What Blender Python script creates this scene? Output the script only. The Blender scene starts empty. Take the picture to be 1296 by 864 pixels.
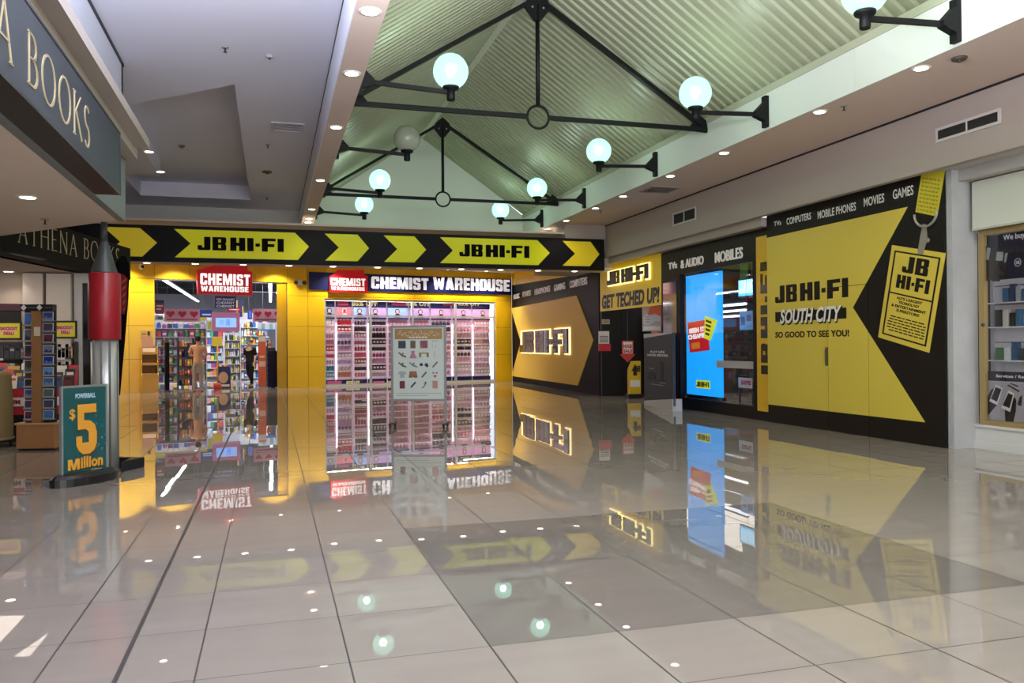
import bpy, bmesh, math, random
from mathutils import Vector, Matrix
random.seed(7)
SC = bpy.context.scene
COL = SC.collection
R_ = math.radians
# ------------------------------------------------------------------ camera, world, exposure
FPX, CAMZ = 1035.0, 1.4
YAW, PIT, ROL = R_(16.42), R_(.29), R_(-.43)
_f = Vector((math.sin(YAW)*math.cos(PIT), math.cos(YAW)*math.cos(PIT), math.sin(PIT)))
_r = Vector((math.cos(YAW), -math.sin(YAW), 0)); _u = _r.cross(_f)
RT = _r*math.cos(ROL)+_u*math.sin(ROL); UP = -_r*math.sin(ROL)+_u*math.cos(ROL); FW = _f
CAM = Vector((0, 0, CAMZ))
cd = bpy.data.cameras.new('camera'); cam = bpy.data.objects.new('camera', cd); COL.objects.link(cam)
cd.sensor_width = 36; cd.lens = 36*FPX/1296; cd.clip_start = .05; cd.clip_end = 200
m = Matrix.Identity(4)
for i, v in enumerate((RT, UP, -FW)):
    for k in range(3): m[k][i] = v[k]
m.translation = CAM; cam.matrix_world = m; SC.camera = cam
SC.view_settings.view_transform = 'Standard'; SC.view_settings.look = 'None'
SC.view_settings.gamma = 1; SC.view_settings.use_curve_mapping = False
SC.view_settings.exposure = 0.05
w = bpy.data.worlds.new('world'); SC.world = w; w.use_nodes = True
w.node_tree.nodes['Background'].inputs[0].default_value = (.80, .86, 1, 1)
w.node_tree.nodes['Background'].inputs[1].default_value = 1.7
try:
    SC.cycles.use_denoising = True
    SC.cycles.max_bounces = 8; SC.cycles.diffuse_bounces = 4; SC.cycles.glossy_bounces = 4
    SC.cycles.transparent_max_bounces = 12; SC.cycles.sample_clamp_indirect = 6
except Exception: pass
def area(name, loc, to, sx, sy, power, col=(1, 1, 1)):
    l = bpy.data.lights.new(name, 'AREA'); l.shape = 'RECTANGLE'; l.size = sx; l.size_y = sy; l.energy = power; l.color = col
    o = bpy.data.objects.new(name, l); COL.objects.link(o); o.location = loc
    o.rotation_euler = (Vector(to)-Vector(loc)).to_track_quat('-Z', 'Y').to_euler(); return o
# added fill lamps out of view for the hall, then lighting of the shop interiors
area('rear_fill', (3.9, -2.6, 4.9), (3.9, 2, .0), 5.5, 4, 190, (1, .97, .93))  # added fill behind the camera, raises the ambient light of the hall
area('left_ceiling_fill', (-1.46, 4.8, 3.78), (-1.40, 4.8, 6), 0.14, 10.4, 2900, (.84, .87, 1))  # hidden uplight added to brighten the left ceiling
area('low_rear_fill', (3.5, -4.9, 1.9), (3.5, 4, 2.6), 9, 3, 360, (1, .9, .82))  # added low fill behind the camera, lights ceilings and walls ahead
area('ridge_fill', (3.98, 3.0, 6.6), (3.98, 3.2, 0), 1.2, 6, 90, (.95, 1, .92))  # added overhead fill below the ridge; the roof itself has no opening
area('electronics_shop_light', (11.2, 17.6, 3.2), (11.2, 17.6, 0), 2.5, 6, 90, (1, .93, .85))
area('phone_shop_light', (9.9, 7.0, 3.55), (9.6, 7.0, 0), .8, 2.6, 70, (1, .98, .95))
area('bookshop_light', (-4.4, 13.2, 2.60), (-4.2, 13.2, 0), 1.8, 2.6, 36, (1, .86, .74))
# ------------------------------------------------------------------ helpers
def lin(h):
    h = h.lstrip('#'); out = []
    for i in (0, 2, 4):
        c = int(h[i:i+2], 16)/255; out.append(c/12.92 if c <= .04045 else ((c+.055)/1.055)**2.4)
    return (*out, 1)
MATS = {}
def mat(h, rough=.5, metal=0, em=0, coat=0, spec=.5, alpha=None, noise=0):
    key = (h, rough, metal, em, coat, spec, alpha, noise)
    if key in MATS: return MATS[key]
    m = bpy.data.materials.new('paint_'+h.lstrip('#')); m.use_nodes = True
    b = m.node_tree.nodes['Principled BSDF']; c = lin(h)
    b.inputs['Base Color'].default_value = c; b.inputs['Roughness'].default_value = rough
    b.inputs['Metallic'].default_value = metal; b.inputs['Coat Weight'].default_value = coat
    b.inputs['Coat Roughness'].default_value = .05
    b.inputs['Specular IOR Level'].default_value = spec
    if alpha is not None: b.inputs['Alpha'].default_value = alpha
    if em: b.inputs['Emission Color'].default_value = c; b.inputs['Emission Strength'].default_value = em
    if noise:
        nt = m.node_tree; tc = nt.nodes.new('ShaderNodeTexCoord'); nz = nt.nodes.new('ShaderNodeTexNoise')
        nz.inputs['Scale'].default_value = 3.5; nz.inputs['Detail'].default_value = 5
        mx = nt.nodes.new('ShaderNodeMixRGB'); mx.blend_type = 'MULTIPLY'; mx.inputs[1].default_value = c
        rp = nt.nodes.new('ShaderNodeValToRGB'); rp.color_ramp.elements[0].position = .3; rp.color_ramp.elements[1].position = .7
        rp.color_ramp.elements[0].color = (1-noise,)*3+(1,); rp.color_ramp.elements[1].color = (1, 1, 1, 1)
        nt.links.new(tc.outputs['Object'], nz.inputs['Vector']); nt.links.new(nz.outputs['Fac'], rp.inputs['Fac'])
        nt.links.new(rp.outputs['Color'], mx.inputs[2]); mx.inputs[0].default_value = 1
        nt.links.new(mx.outputs[0], b.inputs['Base Color'])
    MATS[key] = m; return m
def glass_mat(name='shop_glass', tint=(1, 1, 1, 1), refl=.9):
    m = bpy.data.materials.new(name); m.use_nodes = True; nt = m.node_tree
    for n in list(nt.nodes): nt.nodes.remove(n)
    out = nt.nodes.new('ShaderNodeOutputMaterial'); mx = nt.nodes.new('ShaderNodeMixShader')
    fr = nt.nodes.new('ShaderNodeFresnel'); ge = nt.nodes.new('ShaderNodeNewGeometry'); mr = nt.nodes.new('ShaderNodeMapRange'); mr.inputs[3].default_value = 1.4; mr.inputs[4].default_value = 1/1.4
    nt.links.new(ge.outputs['Backfacing'], mr.inputs[0]); nt.links.new(mr.outputs[0], fr.inputs[0])
    tr = nt.nodes.new('ShaderNodeBsdfTransparent'); tr.inputs[0].default_value = tint
    gl = nt.nodes.new('ShaderNodeBsdfGlossy'); gl.inputs['Roughness'].default_value = .02; gl.inputs[0].default_value = (refl, refl, refl, 1)
    nt.links.new(fr.outputs[0], mx.inputs[0]); nt.links.new(tr.outputs[0], mx.inputs[1]); nt.links.new(gl.outputs[0], mx.inputs[2])
    nt.links.new(mx.outputs[0], out.inputs[0]); return m
GLASS = glass_mat()
class Fr:
    def __init__(s, o, u, v=(0, 0, 1), n=None, keep=False):
        s.o = Vector(o); s.u = Vector(u); s.v = Vector(v)
        if not keep: s.u.normalize(); s.v.normalize()
        s.n = Vector(n).normalized() if n else s.u.cross(s.v).normalized()
    def P(s, a, b, c=0): return s.o+s.u*a+s.v*b+s.n*c
    def off(s, c): return Fr(s.o+s.n*c, s.u, s.v, s.n, True)
    def px(s, x, y):
        d = RT*((x-648)/FPX)+UP*(-(y-432)/FPX)+FW
        t = (s.o-CAM).dot(s.n)/d.dot(s.n); q = CAM+d*t-s.o
        uu, uv, vv = s.u.dot(s.u), s.u.dot(s.v), s.v.dot(s.v); D = uu*vv-uv*uv
        a, b = q.dot(s.u), q.dot(s.v)
        return ((a*vv-b*uv)/D, (b*uu-a*uv)/D)
    def pxs(s, pts): return [s.px(*p) for p in pts]
    def sub(s, bl, br, tl):      # unit-square frame on a parallelogram given in this frame's coordinates
        o = s.P(*bl); return Fr(o, s.P(*br)-o, s.P(*tl)-o, s.n, True)
FLOORF = Fr((0, 0, 0), (1, 0, 0), (0, 1, 0))
def floor_at(x, y): a = FLOORF.px(x, y); return Vector((a[0], a[1], 0))
WORLD = Fr((0, 0, 0), (1, 0, 0), (0, 0, 1), (0, -1, 0))
class MB:
    def __init__(s): s.v = []; s.f = []; s.mi = []; s.cur = 0; s.sm = []
    def add(s, vs, fs, smooth=False):
        k = len(s.v); s.v += [Vector(p) for p in vs]
        for f in fs: s.f.append(tuple(i+k for i in f)); s.mi.append(s.cur); s.sm.append(smooth)
        return s
    def box(s, x0, x1, y0, y1, z0, z1):
        return s.add([(x, y, z) for z in (z0, z1) for y in (y0, y1) for x in (x0, x1)],
                     [(0, 2, 3, 1), (4, 5, 7, 6), (0, 1, 5, 4), (2, 6, 7, 3), (0, 4, 6, 2), (1, 3, 7, 5)])
    def prism(s, fr, poly, c0=0, c1=.01):
        area2 = sum(poly[i-1][0]*poly[i][1]-poly[i][0]*poly[i-1][1] for i in range(len(poly)))
        if area2 < 0: poly = poly[::-1]
        n = len(poly); vs = [fr.P(a, b, c0) for a, b in poly]+[fr.P(a, b, c1) for a, b in poly]
        fs = [tuple(range(n, 2*n)), tuple(range(n-1, -1, -1))]+[(i, (i+1) % n, n+(i+1) % n, n+i) for i in range(n)]
        return s.add(vs, fs)
    def rect(s, fr, a0, b0, a1, b1, c0=0, c1=.01): return s.prism(fr, [(a0, b0), (a1, b0), (a1, b1), (a0, b1)], c0, c1)
    def tube(s, pts, r, n=8, caps=True):
        pts = [Vector(p) for p in pts]; rr = r if isinstance(r, (list, tuple)) else [r]*len(pts); k = len(s.v); prev = None
        for i, p in enumerate(pts):
            t = (pts[min(i+1, len(pts)-1)]-pts[max(i-1, 0)]).normalized()
            if prev is None: x = t.orthogonal().normalized()
            else: x = (prev-t*prev.dot(t)).normalized()
            prev = x; y = t.cross(x)
            for j in range(n):
                a = 2*math.pi*j/n; s.v.append(p+(x*math.cos(a)+y*math.sin(a))*rr[i])
        for i in range(len(pts)-1):
            for j in range(n):
                s.f.append((k+i*n+j, k+i*n+(j+1) % n, k+(i+1)*n+(j+1) % n, k+(i+1)*n+j)); s.mi.append(s.cur); s.sm.append(n > 4)
        if caps:
            s.f.append(tuple(k+j for j in range(n-1, -1, -1))); s.f.append(tuple(k+(len(pts)-1)*n+j for j in range(n)))
            s.mi += [s.cur]*2; s.sm += [False]*2
        return s
    def bar(s, p, q, wd, ht, up=(0, 0, 1)):
        p, q = Vector(p), Vector(q); t = (q-p).normalized(); x = t.cross(Vector(up)).normalized(); y = x.cross(t)
        vs = [c+x*(a*wd/2)+y*(b*ht/2) for c in (p, q) for a, b in ((-1, -1), (1, -1), (1, 1), (-1, 1))]
        return s.add(vs, [(3, 2, 1, 0), (4, 5, 6, 7), (0, 1, 5, 4), (1, 2, 6, 5), (2, 3, 7, 6), (3, 0, 4, 7)])
    def lathe(s, c, prof, n=20, axis=(0, 0, 1)):
        c = Vector(c); z = Vector(axis).normalized(); x = z.orthogonal().normalized(); y = z.cross(x); k = len(s.v)
        for r, h in prof:
            for j in range(n):
                a = 2*math.pi*j/n; s.v.append(c+z*h+(x*math.cos(a)+y*math.sin(a))*max(r, 1e-4))
        for i in range(len(prof)-1):
            for j in range(n):
                s.f.append((k+i*n+j, k+i*n+(j+1) % n, k+(i+1)*n+(j+1) % n, k+(i+1)*n+j)); s.mi.append(s.cur); s.sm.append(True)
        s.f.append(tuple(k+j for j in range(n-1, -1, -1))); s.f.append(tuple(k+(len(prof)-1)*n+j for j in range(n)))
        s.mi += [s.cur]*2; s.sm += [False]*2
        return s
    def ball(s, c, r, n=16, sq=(1, 1, 1)):
        c = Vector(c); k = len(s.v); h = n//2
        for i in range(h+1):
            t = math.pi*(i+.02)/(h+.04)
            for j in range(n):
                a = 2*math.pi*j/n
                s.v.append(c+Vector((math.sin(t)*math.cos(a)*sq[0], math.sin(t)*math.sin(a)*sq[1], math.cos(t)*sq[2]))*r)
        for i in range(h):
            for j in range(n):
                s.f.append((k+i*n+j, k+(i+1)*n+j, k+(i+1)*n+(j+1) % n, k+i*n+(j+1) % n)); s.mi.append(s.cur); s.sm.append(True)
        s.f.append(tuple(k+j for j in range(n))); s.f.append(tuple(k+h*n+j for j in range(n-1, -1, -1)))
        s.mi += [s.cur]*2; s.sm += [True]*2
        return s
    def mesh(s, name, mats, org):
        me = bpy.data.meshes.new(name); org = Vector(org)
        me.from_pydata([tuple(v-org) for v in s.v], [], s.f)
        for mm in (mats if isinstance(mats, (list, tuple)) else [mats]): me.materials.append(mm)
        for p, i, sm in zip(me.polygons, s.mi, s.sm): p.material_index = i; p.use_smooth = sm
        me.update(); return me
    def base(s):
        xs = [v.x for v in s.v]; ys = [v.y for v in s.v]; zs = [v.z for v in s.v]
        return Vector(((min(xs)+max(xs))/2, (min(ys)+max(ys))/2, min(zs)))
ORG = {}
def wpos(o): return ORG.get(o.name, Vector((0, 0, 0)))
def bev(o, wd=.006, seg=2):
    b = o.modifiers.new('bevel', 'BEVEL'); b.width = wd; b.segments = seg; b.limit_method = 'ANGLE'; return o
def tag(o, label, cat, group=None, kind=None):
    o['label'] = label; o['category'] = cat
    if group: o['group'] = group
    if kind: o['kind'] = kind
    return o
def thing(name, label, cat, loc=(0, 0, 0), group=None):
    o = bpy.data.objects.new(name, None); COL.objects.link(o); o.location = loc; o.empty_display_size = .1
    ORG[o.name] = Vector(loc); return tag(o, label, cat, group)
def part(name, mb, mats, parent, label=None, kind=None, bevel=0):
    org = wpos(parent); o = bpy.data.objects.new(name, mb.mesh(name, mats, org)); COL.objects.link(o); o.parent = parent
    ORG[o.name] = org
    if label: o['label'] = label
    if kind: o['kind'] = kind
    if bevel: bev(o, bevel)
    return o
def solo(name, mb, mats, label, cat, group=None, kind=None, bevel=0):
    org = mb.base(); o = bpy.data.objects.new(name, mb.mesh(name, mats, org)); COL.objects.link(o); o.location = org
    ORG[o.name] = org
    if bevel: bev(o, bevel)
    return tag(o, label, cat, group, kind)
def struct(name, mb, mats):
    o = bpy.data.objects.new(name, mb.mesh(name, mats, (0, 0, 0))); COL.objects.link(o); o['kind'] = 'structure'; ORG[o.name] = Vector((0, 0, 0)); return o
def dup(root, delta, label, group=None):
    """copy a thing with its parts and sub-parts, shifted by delta"""
    delta = Vector(delta); r = root.copy(); COL.objects.link(r); r.location = root.location+delta; r['label'] = label; ORG[r.name] = wpos(root)+delta
    if group: r['group'] = group
    def kids(a, b):
        for ch in a.children:
            c = ch.copy(); COL.objects.link(c); c.parent = b; ORG[c.name] = wpos(ch)+delta; kids(ch, c)
    kids(root, r); return r
_tc = {}
def text_mb(fr, s, rect, c0=.001, dep=.002, bold=.0, shear=0, mb=None):
    """lettering fitted into rect = (a0, b0, a1, b1) of a frame"""
    key = (s, bold, shear)
    if key not in _tc:
        cu = bpy.data.curves.new('t', 'FONT'); cu.body = s; cu.size = 1; cu.offset = bold; cu.shear = shear; cu.extrude = .5; cu.resolution_u = 3
        cu.space_character = 1+bold*1.2
        o = bpy.data.objects.new('t', cu); COL.objects.link(o); dg = bpy.context.evaluated_depsgraph_get()
        me = bpy.data.meshes.new_from_object(o.evaluated_get(dg))
        vs = [v.co.copy() for v in me.vertices]; fs = [tuple(p.vertices) for p in me.polygons]
        bpy.data.objects.remove(o); bpy.data.curves.remove(cu); bpy.data.meshes.remove(me); _tc[key] = (vs, fs)
    vs, fs = _tc[key]
    x0 = min(v.x for v in vs); x1 = max(v.x for v in vs); y0 = min(v.y for v in vs); y1 = max(v.y for v in vs)
    a0, b0, a1, b1 = rect; mb = mb or MB()
    return mb.add([fr.P(a0+(v.x-x0)/(x1-x0)*(a1-a0), b0+(v.y-y0)/(y1-y0)*(b1-b0), c0+(v.z+.5)*dep) for v in vs], fs)
_J = [[(0, .36), (0, .07), (.07, 0), (.5, 0), (.57, .07), (.57, 1), (.29, 1), (.29, .2), (.2, .2), (.2, .36)]]
_B = [[(0, 0), (.26, 0), (.26, 1), (0, 1)], [(.26, 0), (.56, 0), (.62, .06), (.26, .17)], [(.26, .17), (.62, .06), (.62, .17)], [(.26, .42), (.36, .42), (.62, .42), (.57, .51), (.62, .6), (.26, .6)],
      [(.26, .84), (.62, .84), (.62, .94), (.56, 1), (.26, 1)], [(.38, .17), (.62, .17), (.62, .42), (.38, .42)], [(.38, .6), (.62, .6), (.62, .84), (.38, .84)]]
_H = [[(0, 0), (.28, 0), (.28, 1), (0, 1)], [(.28, .38), (.4, .38), (.4, .62), (.28, .62)], [(.4, 0), (.68, 0), (.68, 1), (.4, 1)]]
_I = [[(0, 0), (.29, 0), (.29, 1), (0, 1)]]
_D = [[(0, .36), (.2, .36), (.2, .6), (0, .6)]]
_F = [[(0, 0), (.28, 0), (.28, 1), (0, 1)], [(.28, .36), (.58, .36), (.58, .58), (.28, .58)], [(.28, .8), (.64, .8), (.64, 1), (.28, 1)]]
LOGO = {'J': (_J, .57), 'B': (_B, .62), 'H': (_H, .68), 'I': (_I, .29), '-': (_D, .2), 'F': (_F, .64)}
def logo_mb(fr, s, rect, c0=.001, dep=.004, grow=0, mb=None):
    tot = 0; lay = []
    for i, ch in enumerate(s):
        if ch == ' ': tot += .09; continue
        lay.append((ch, tot)); tot += LOGO[ch][1]+.09
    tot -= .09; a0, b0, a1, b1 = rect; sx, sy = (a1-a0)/tot, b1-b0; mb = mb or MB()
    for ch, x in lay:
        for poly in LOGO[ch][0]:
            if grow:
                xs = [p[0] for p in poly]; ys = [p[1] for p in poly]
                mb.rect(fr, a0+(x+min(xs))*sx-grow, b0+min(ys)*sy-grow, a0+(x+max(xs))*sx+grow, b0+max(ys)*sy+grow, c0, c0+dep)
            else: mb.prism(fr, [(a0+(x+p[0])*sx, b0+p[1]*sy) for p in poly], c0, c0+dep)
    return mb
def strokes_mb(fr, glyphs, rect, c0, dep, wd=.05, mb=None, only=None):
    """thin-stroked roman capitals: glyphs = string, drawn as bars with small serifs"""
    mb = mb or MB(); x = 0; segs = []
    for k_, ch in enumerate(glyphs):
        wdt, ss = ROMAN[ch]
        if only is None or only == k_: segs += [((x+p[0], p[1]), (x+q[0], q[1]), t) for p, q, t in ss]
        x += wdt+.22
    x -= .22; a0, b0, a1, b1 = rect; sx, sy = (a1-a0)/x, b1-b0
    for p, q, t in segs:
        p = Vector((a0+p[0]*sx, b0+p[1]*sy)); q = Vector((a0+q[0]*sx, b0+q[1]*sy)); d = (q-p)
        if d.length < 1e-6: continue
        d.normalize(); nn = Vector((-d.y, d.x))*(wd*t*sy/2); e = d*(wd*.3*sy)
        mb.prism(fr, [tuple(p-nn-e), tuple(q-nn+e), tuple(q+nn+e), tuple(p+nn-e)], c0, c0+dep)
    return mb
def _arc(cx, cy, rx, ry, a0, a1, n=10, thick=lambda a: 1):
    pts = [(cx+rx*math.cos(R_(a0+(a1-a0)*i/n)), cy+ry*math.sin(R_(a0+(a1-a0)*i/n))) for i in range(n+1)]
    return [(pts[i], pts[i+1], thick(R_(a0+(a1-a0)*(i+.5)/n))) for i in range(n)]
_sf = lambda x, y, w=.14: [((x-w/2, y), (x+w/2, y), .5)]
_tk = lambda a: .6+.9*abs(math.cos(a))
ROMAN = {
 'A': (.62, [((.03, 0), (.31, 1), .7), ((.31, 1), (.59, 0), 1.5), ((.13, .34), (.49, .34), .6)]+_sf(.03, 0)+_sf(.59, 0)),
 'T': (.56, [((.28, 0), (.28, 1), 1.4), ((.02, .99), (.54, .99), .7)]+_sf(.28, 0)),
 'H': (.66, [((.06, 0), (.06, 1), 1.4), ((.6, 0), (.6, 1), 1.4), ((.06, .52), (.6, .52), .6)]+_sf(.06, 0)+_sf(.6, 0)+_sf(.06, 1)+_sf(.6, 1)),
 'E': (.46, [((.06, 0), (.06, 1), 1.4), ((.0, .99), (.42, .99), .6), ((.06, .52), (.36, .52), .6), ((.0, .01), (.44, .01), .6)]),
 'N': (.66, [((.06, 0), (.06, 1), .7), ((.06, 1), (.6, 0), 1.5), ((.6, 0), (.6, 1), .7)]+_sf(.06, 0)+_sf(.6, 1)),
 'B': (.48, [((.06, 0), (.06, 1), 1.4), ((0, .99), (.22, .99), .6), ((.06, .53), (.22, .53), .6), ((0, .01), (.22, .01), .6)]+_arc(.22, .76, .18, .23, 90, -90, 8, _tk)+_arc(.22, .27, .24, .26, 90, -90, 8, _tk)),
 'O': (.74, _arc(.37, .5, .36, .5, 0, 360, 20, _tk)),
 'K': (.58, [((.06, 0), (.06, 1), 1.4), ((.08, .48), (.5, 1), .6), ((.18, .58), (.58, 0), 1.5)]+_sf(.06, 0)+_sf(.06, 1)),
 'S': (.42, _arc(.21, .75, .17, .24, 40, 250, 8, _tk)+[((.13, .53), (.29, .46), 1.3)]+_arc(.21, .25, .19, .25, 70, -140, 8, _tk)),
 ' ': (.25, []),
}
_s = .25
def _poly(*a): return list(zip(a[::2], a[1::2]))
_R = lambda x0, y0, x1, y1: [(x0, y0), (x1, y0), (x1, y1), (x0, y1)]
BLOCK = {
 'C': (.66, [[(0, .1), (.1, 0), (_s, 0), (_s, 1), (.1, 1), (0, .9)], _R(_s, 0, .41, .2), _R(_s, .8, .41, 1), [(.41, 0), (.56, 0), (.66, .1), (.66, .38), (.41, .38)], [(.41, .62), (.66, .62), (.66, .9), (.56, 1), (.41, 1)]]),
 'H': (.68, [_R(0, 0, _s, 1), _R(_s, .4, .43, .62), _R(.43, 0, .68, 1)]),
 'E': (.54, [_R(0, 0, _s, 1), _R(_s, 0, .54, .2), _R(_s, .4, .5, .6), _R(_s, .8, .54, 1)]),
 'M': (.92, [_R(0, 0, .22, 1), _R(.7, 0, .92, 1), [(.22, 1), (.22, .55), (.38, 0), (.46, 0), (.46, .38), (.31, 1)], [(.7, 1), (.61, 1), (.46, .38), (.46, 0), (.54, 0), (.7, .55)]]),
 'I': (_s, [_R(0, 0, _s, 1)]),
 'S': (.62, [[(0, .1), (.1, 0), (.52, 0), (.62, .1), (.62, .18), (.38, .18), (.24, .18), (.24, .32), (0, .32)], [(.38, .18), (.62, .18), (.62, .48), (.5, .58), (.38, .44)], [(.5, .58), (.24, .6), (.0, .62), (.12, .44), (.38, .44)], [(0, .62), (.24, .6), (.24, .82), (0, .9)], [(0, .9), (.24, .82), (.38, .82), (.38, .68), (.62, .68), (.62, .9), (.52, 1), (.1, 1)]]),
 'T': (.6, [_R(0, .79, .6, 1), _R(.175, 0, .425, .79)]),
 'W': (.98, [[(.0, 1), (.25, 1), (.36, .4), (.36, 0), (.16, 0)], [(.36, 0), (.36, .4), (.42, .9), (.56, .9), (.62, .4), (.62, 0), (.49, .45)], [(.98, 1), (.73, 1), (.62, .4), (.62, 0), (.82, 0)]]),
 'A': (.72, [[(0, 0), (.25, 0), (.36, .68), (.36, 1), (.21, 1)], [(.72, 0), (.47, 0), (.36, .68), (.36, 1), (.51, 1)], [(.27, .16), (.45, .16), (.42, .34), (.3, .34)]]),
 'R': (.66, [_R(0, 0, _s, 1), _R(_s, .8, .42, 1), _R(_s, .38, .42, .57), [(.42, .38), (.56, .42), (.66, .55), (.66, .9), (.58, 1), (.42, 1)], [(.42, .4), (.6, .44), (.66, 0), (.41, 0)]]),
 'O': (.66, [[(0, .1), (.1, 0), (_s, 0), (_s, 1), (.1, 1), (0, .9)], [(.41, 0), (.56, 0), (.66, .1), (.66, .9), (.56, 1), (.41, 1)], _R(_s, 0, .41, .2), _R(_s, .8, .41, 1)]),
 'U': (.66, [[(0, .1), (.1, 0), (_s, 0), (_s, 1), (0, 1)], [(.41, 0), (.56, 0), (.66, .1), (.66, 1), (.41, 1)], _R(_s, 0, .41, .2)]),
}
def block_mb(fr, s, rect, c0, dep, gap=.1, mb=None):
    mb = mb or MB(); tot = sum(BLOCK[ch][0]+gap for ch in s)-gap; a0, b0, a1, b1 = rect; sx, sy = (a1-a0)/tot, b1-b0; x = 0
    for ch in s:
        for p in BLOCK[ch][1]: mb.prism(fr, [(a0+(x+a)*sx, b0+b*sy) for a, b in p], c0, c0+dep)
        x += BLOCK[ch][0]+gap
    return mb
ORDN = ['first', 'second', 'third', 'fourth', 'fifth', 'sixth', 'seventh', 'eighth', 'ninth', 'tenth', 'eleventh', 'twelfth', 'thirteenth', 'fourteenth', 'fifteenth']
# ------------------------------------------------------------------ reference planes of the place
WALL = Fr((8.6, 0, 0), (0, -1, 0))                      # shopfronts on the right
UPPER = Fr((8.36, 0, 0), (0, -1, 0))                    # wall above them
SIGN = Fr((0, 19.6, 0), (1, 0, 0))                      # header over the forecourt
_a = math.atan(.22)
CORNER = Vector((9.14, 31.0, 0))
FAC = Fr(CORNER-Vector((math.cos(_a), math.sin(_a), 0))*14.4, (math.cos(_a), math.sin(_a), 0))   # chemist front, u from its left end
ARW = Fr(CORNER, (8.66-9.14, 20.9-31.0, 0))             # arrow wall
def inside(wd): return FAC.off(-wd)
YEL = mat('f4c61a', .36, coat=.06); YELP = mat('d6c62f', .45); BLK = mat('0d0c0e', .4); BLKM = mat('121014', .3, coat=.3)
WHITE = mat('dcdcda', .5); PINKW = mat('c9bcb4', .7); CREAM = mat('c8b9a8', .7)
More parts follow.
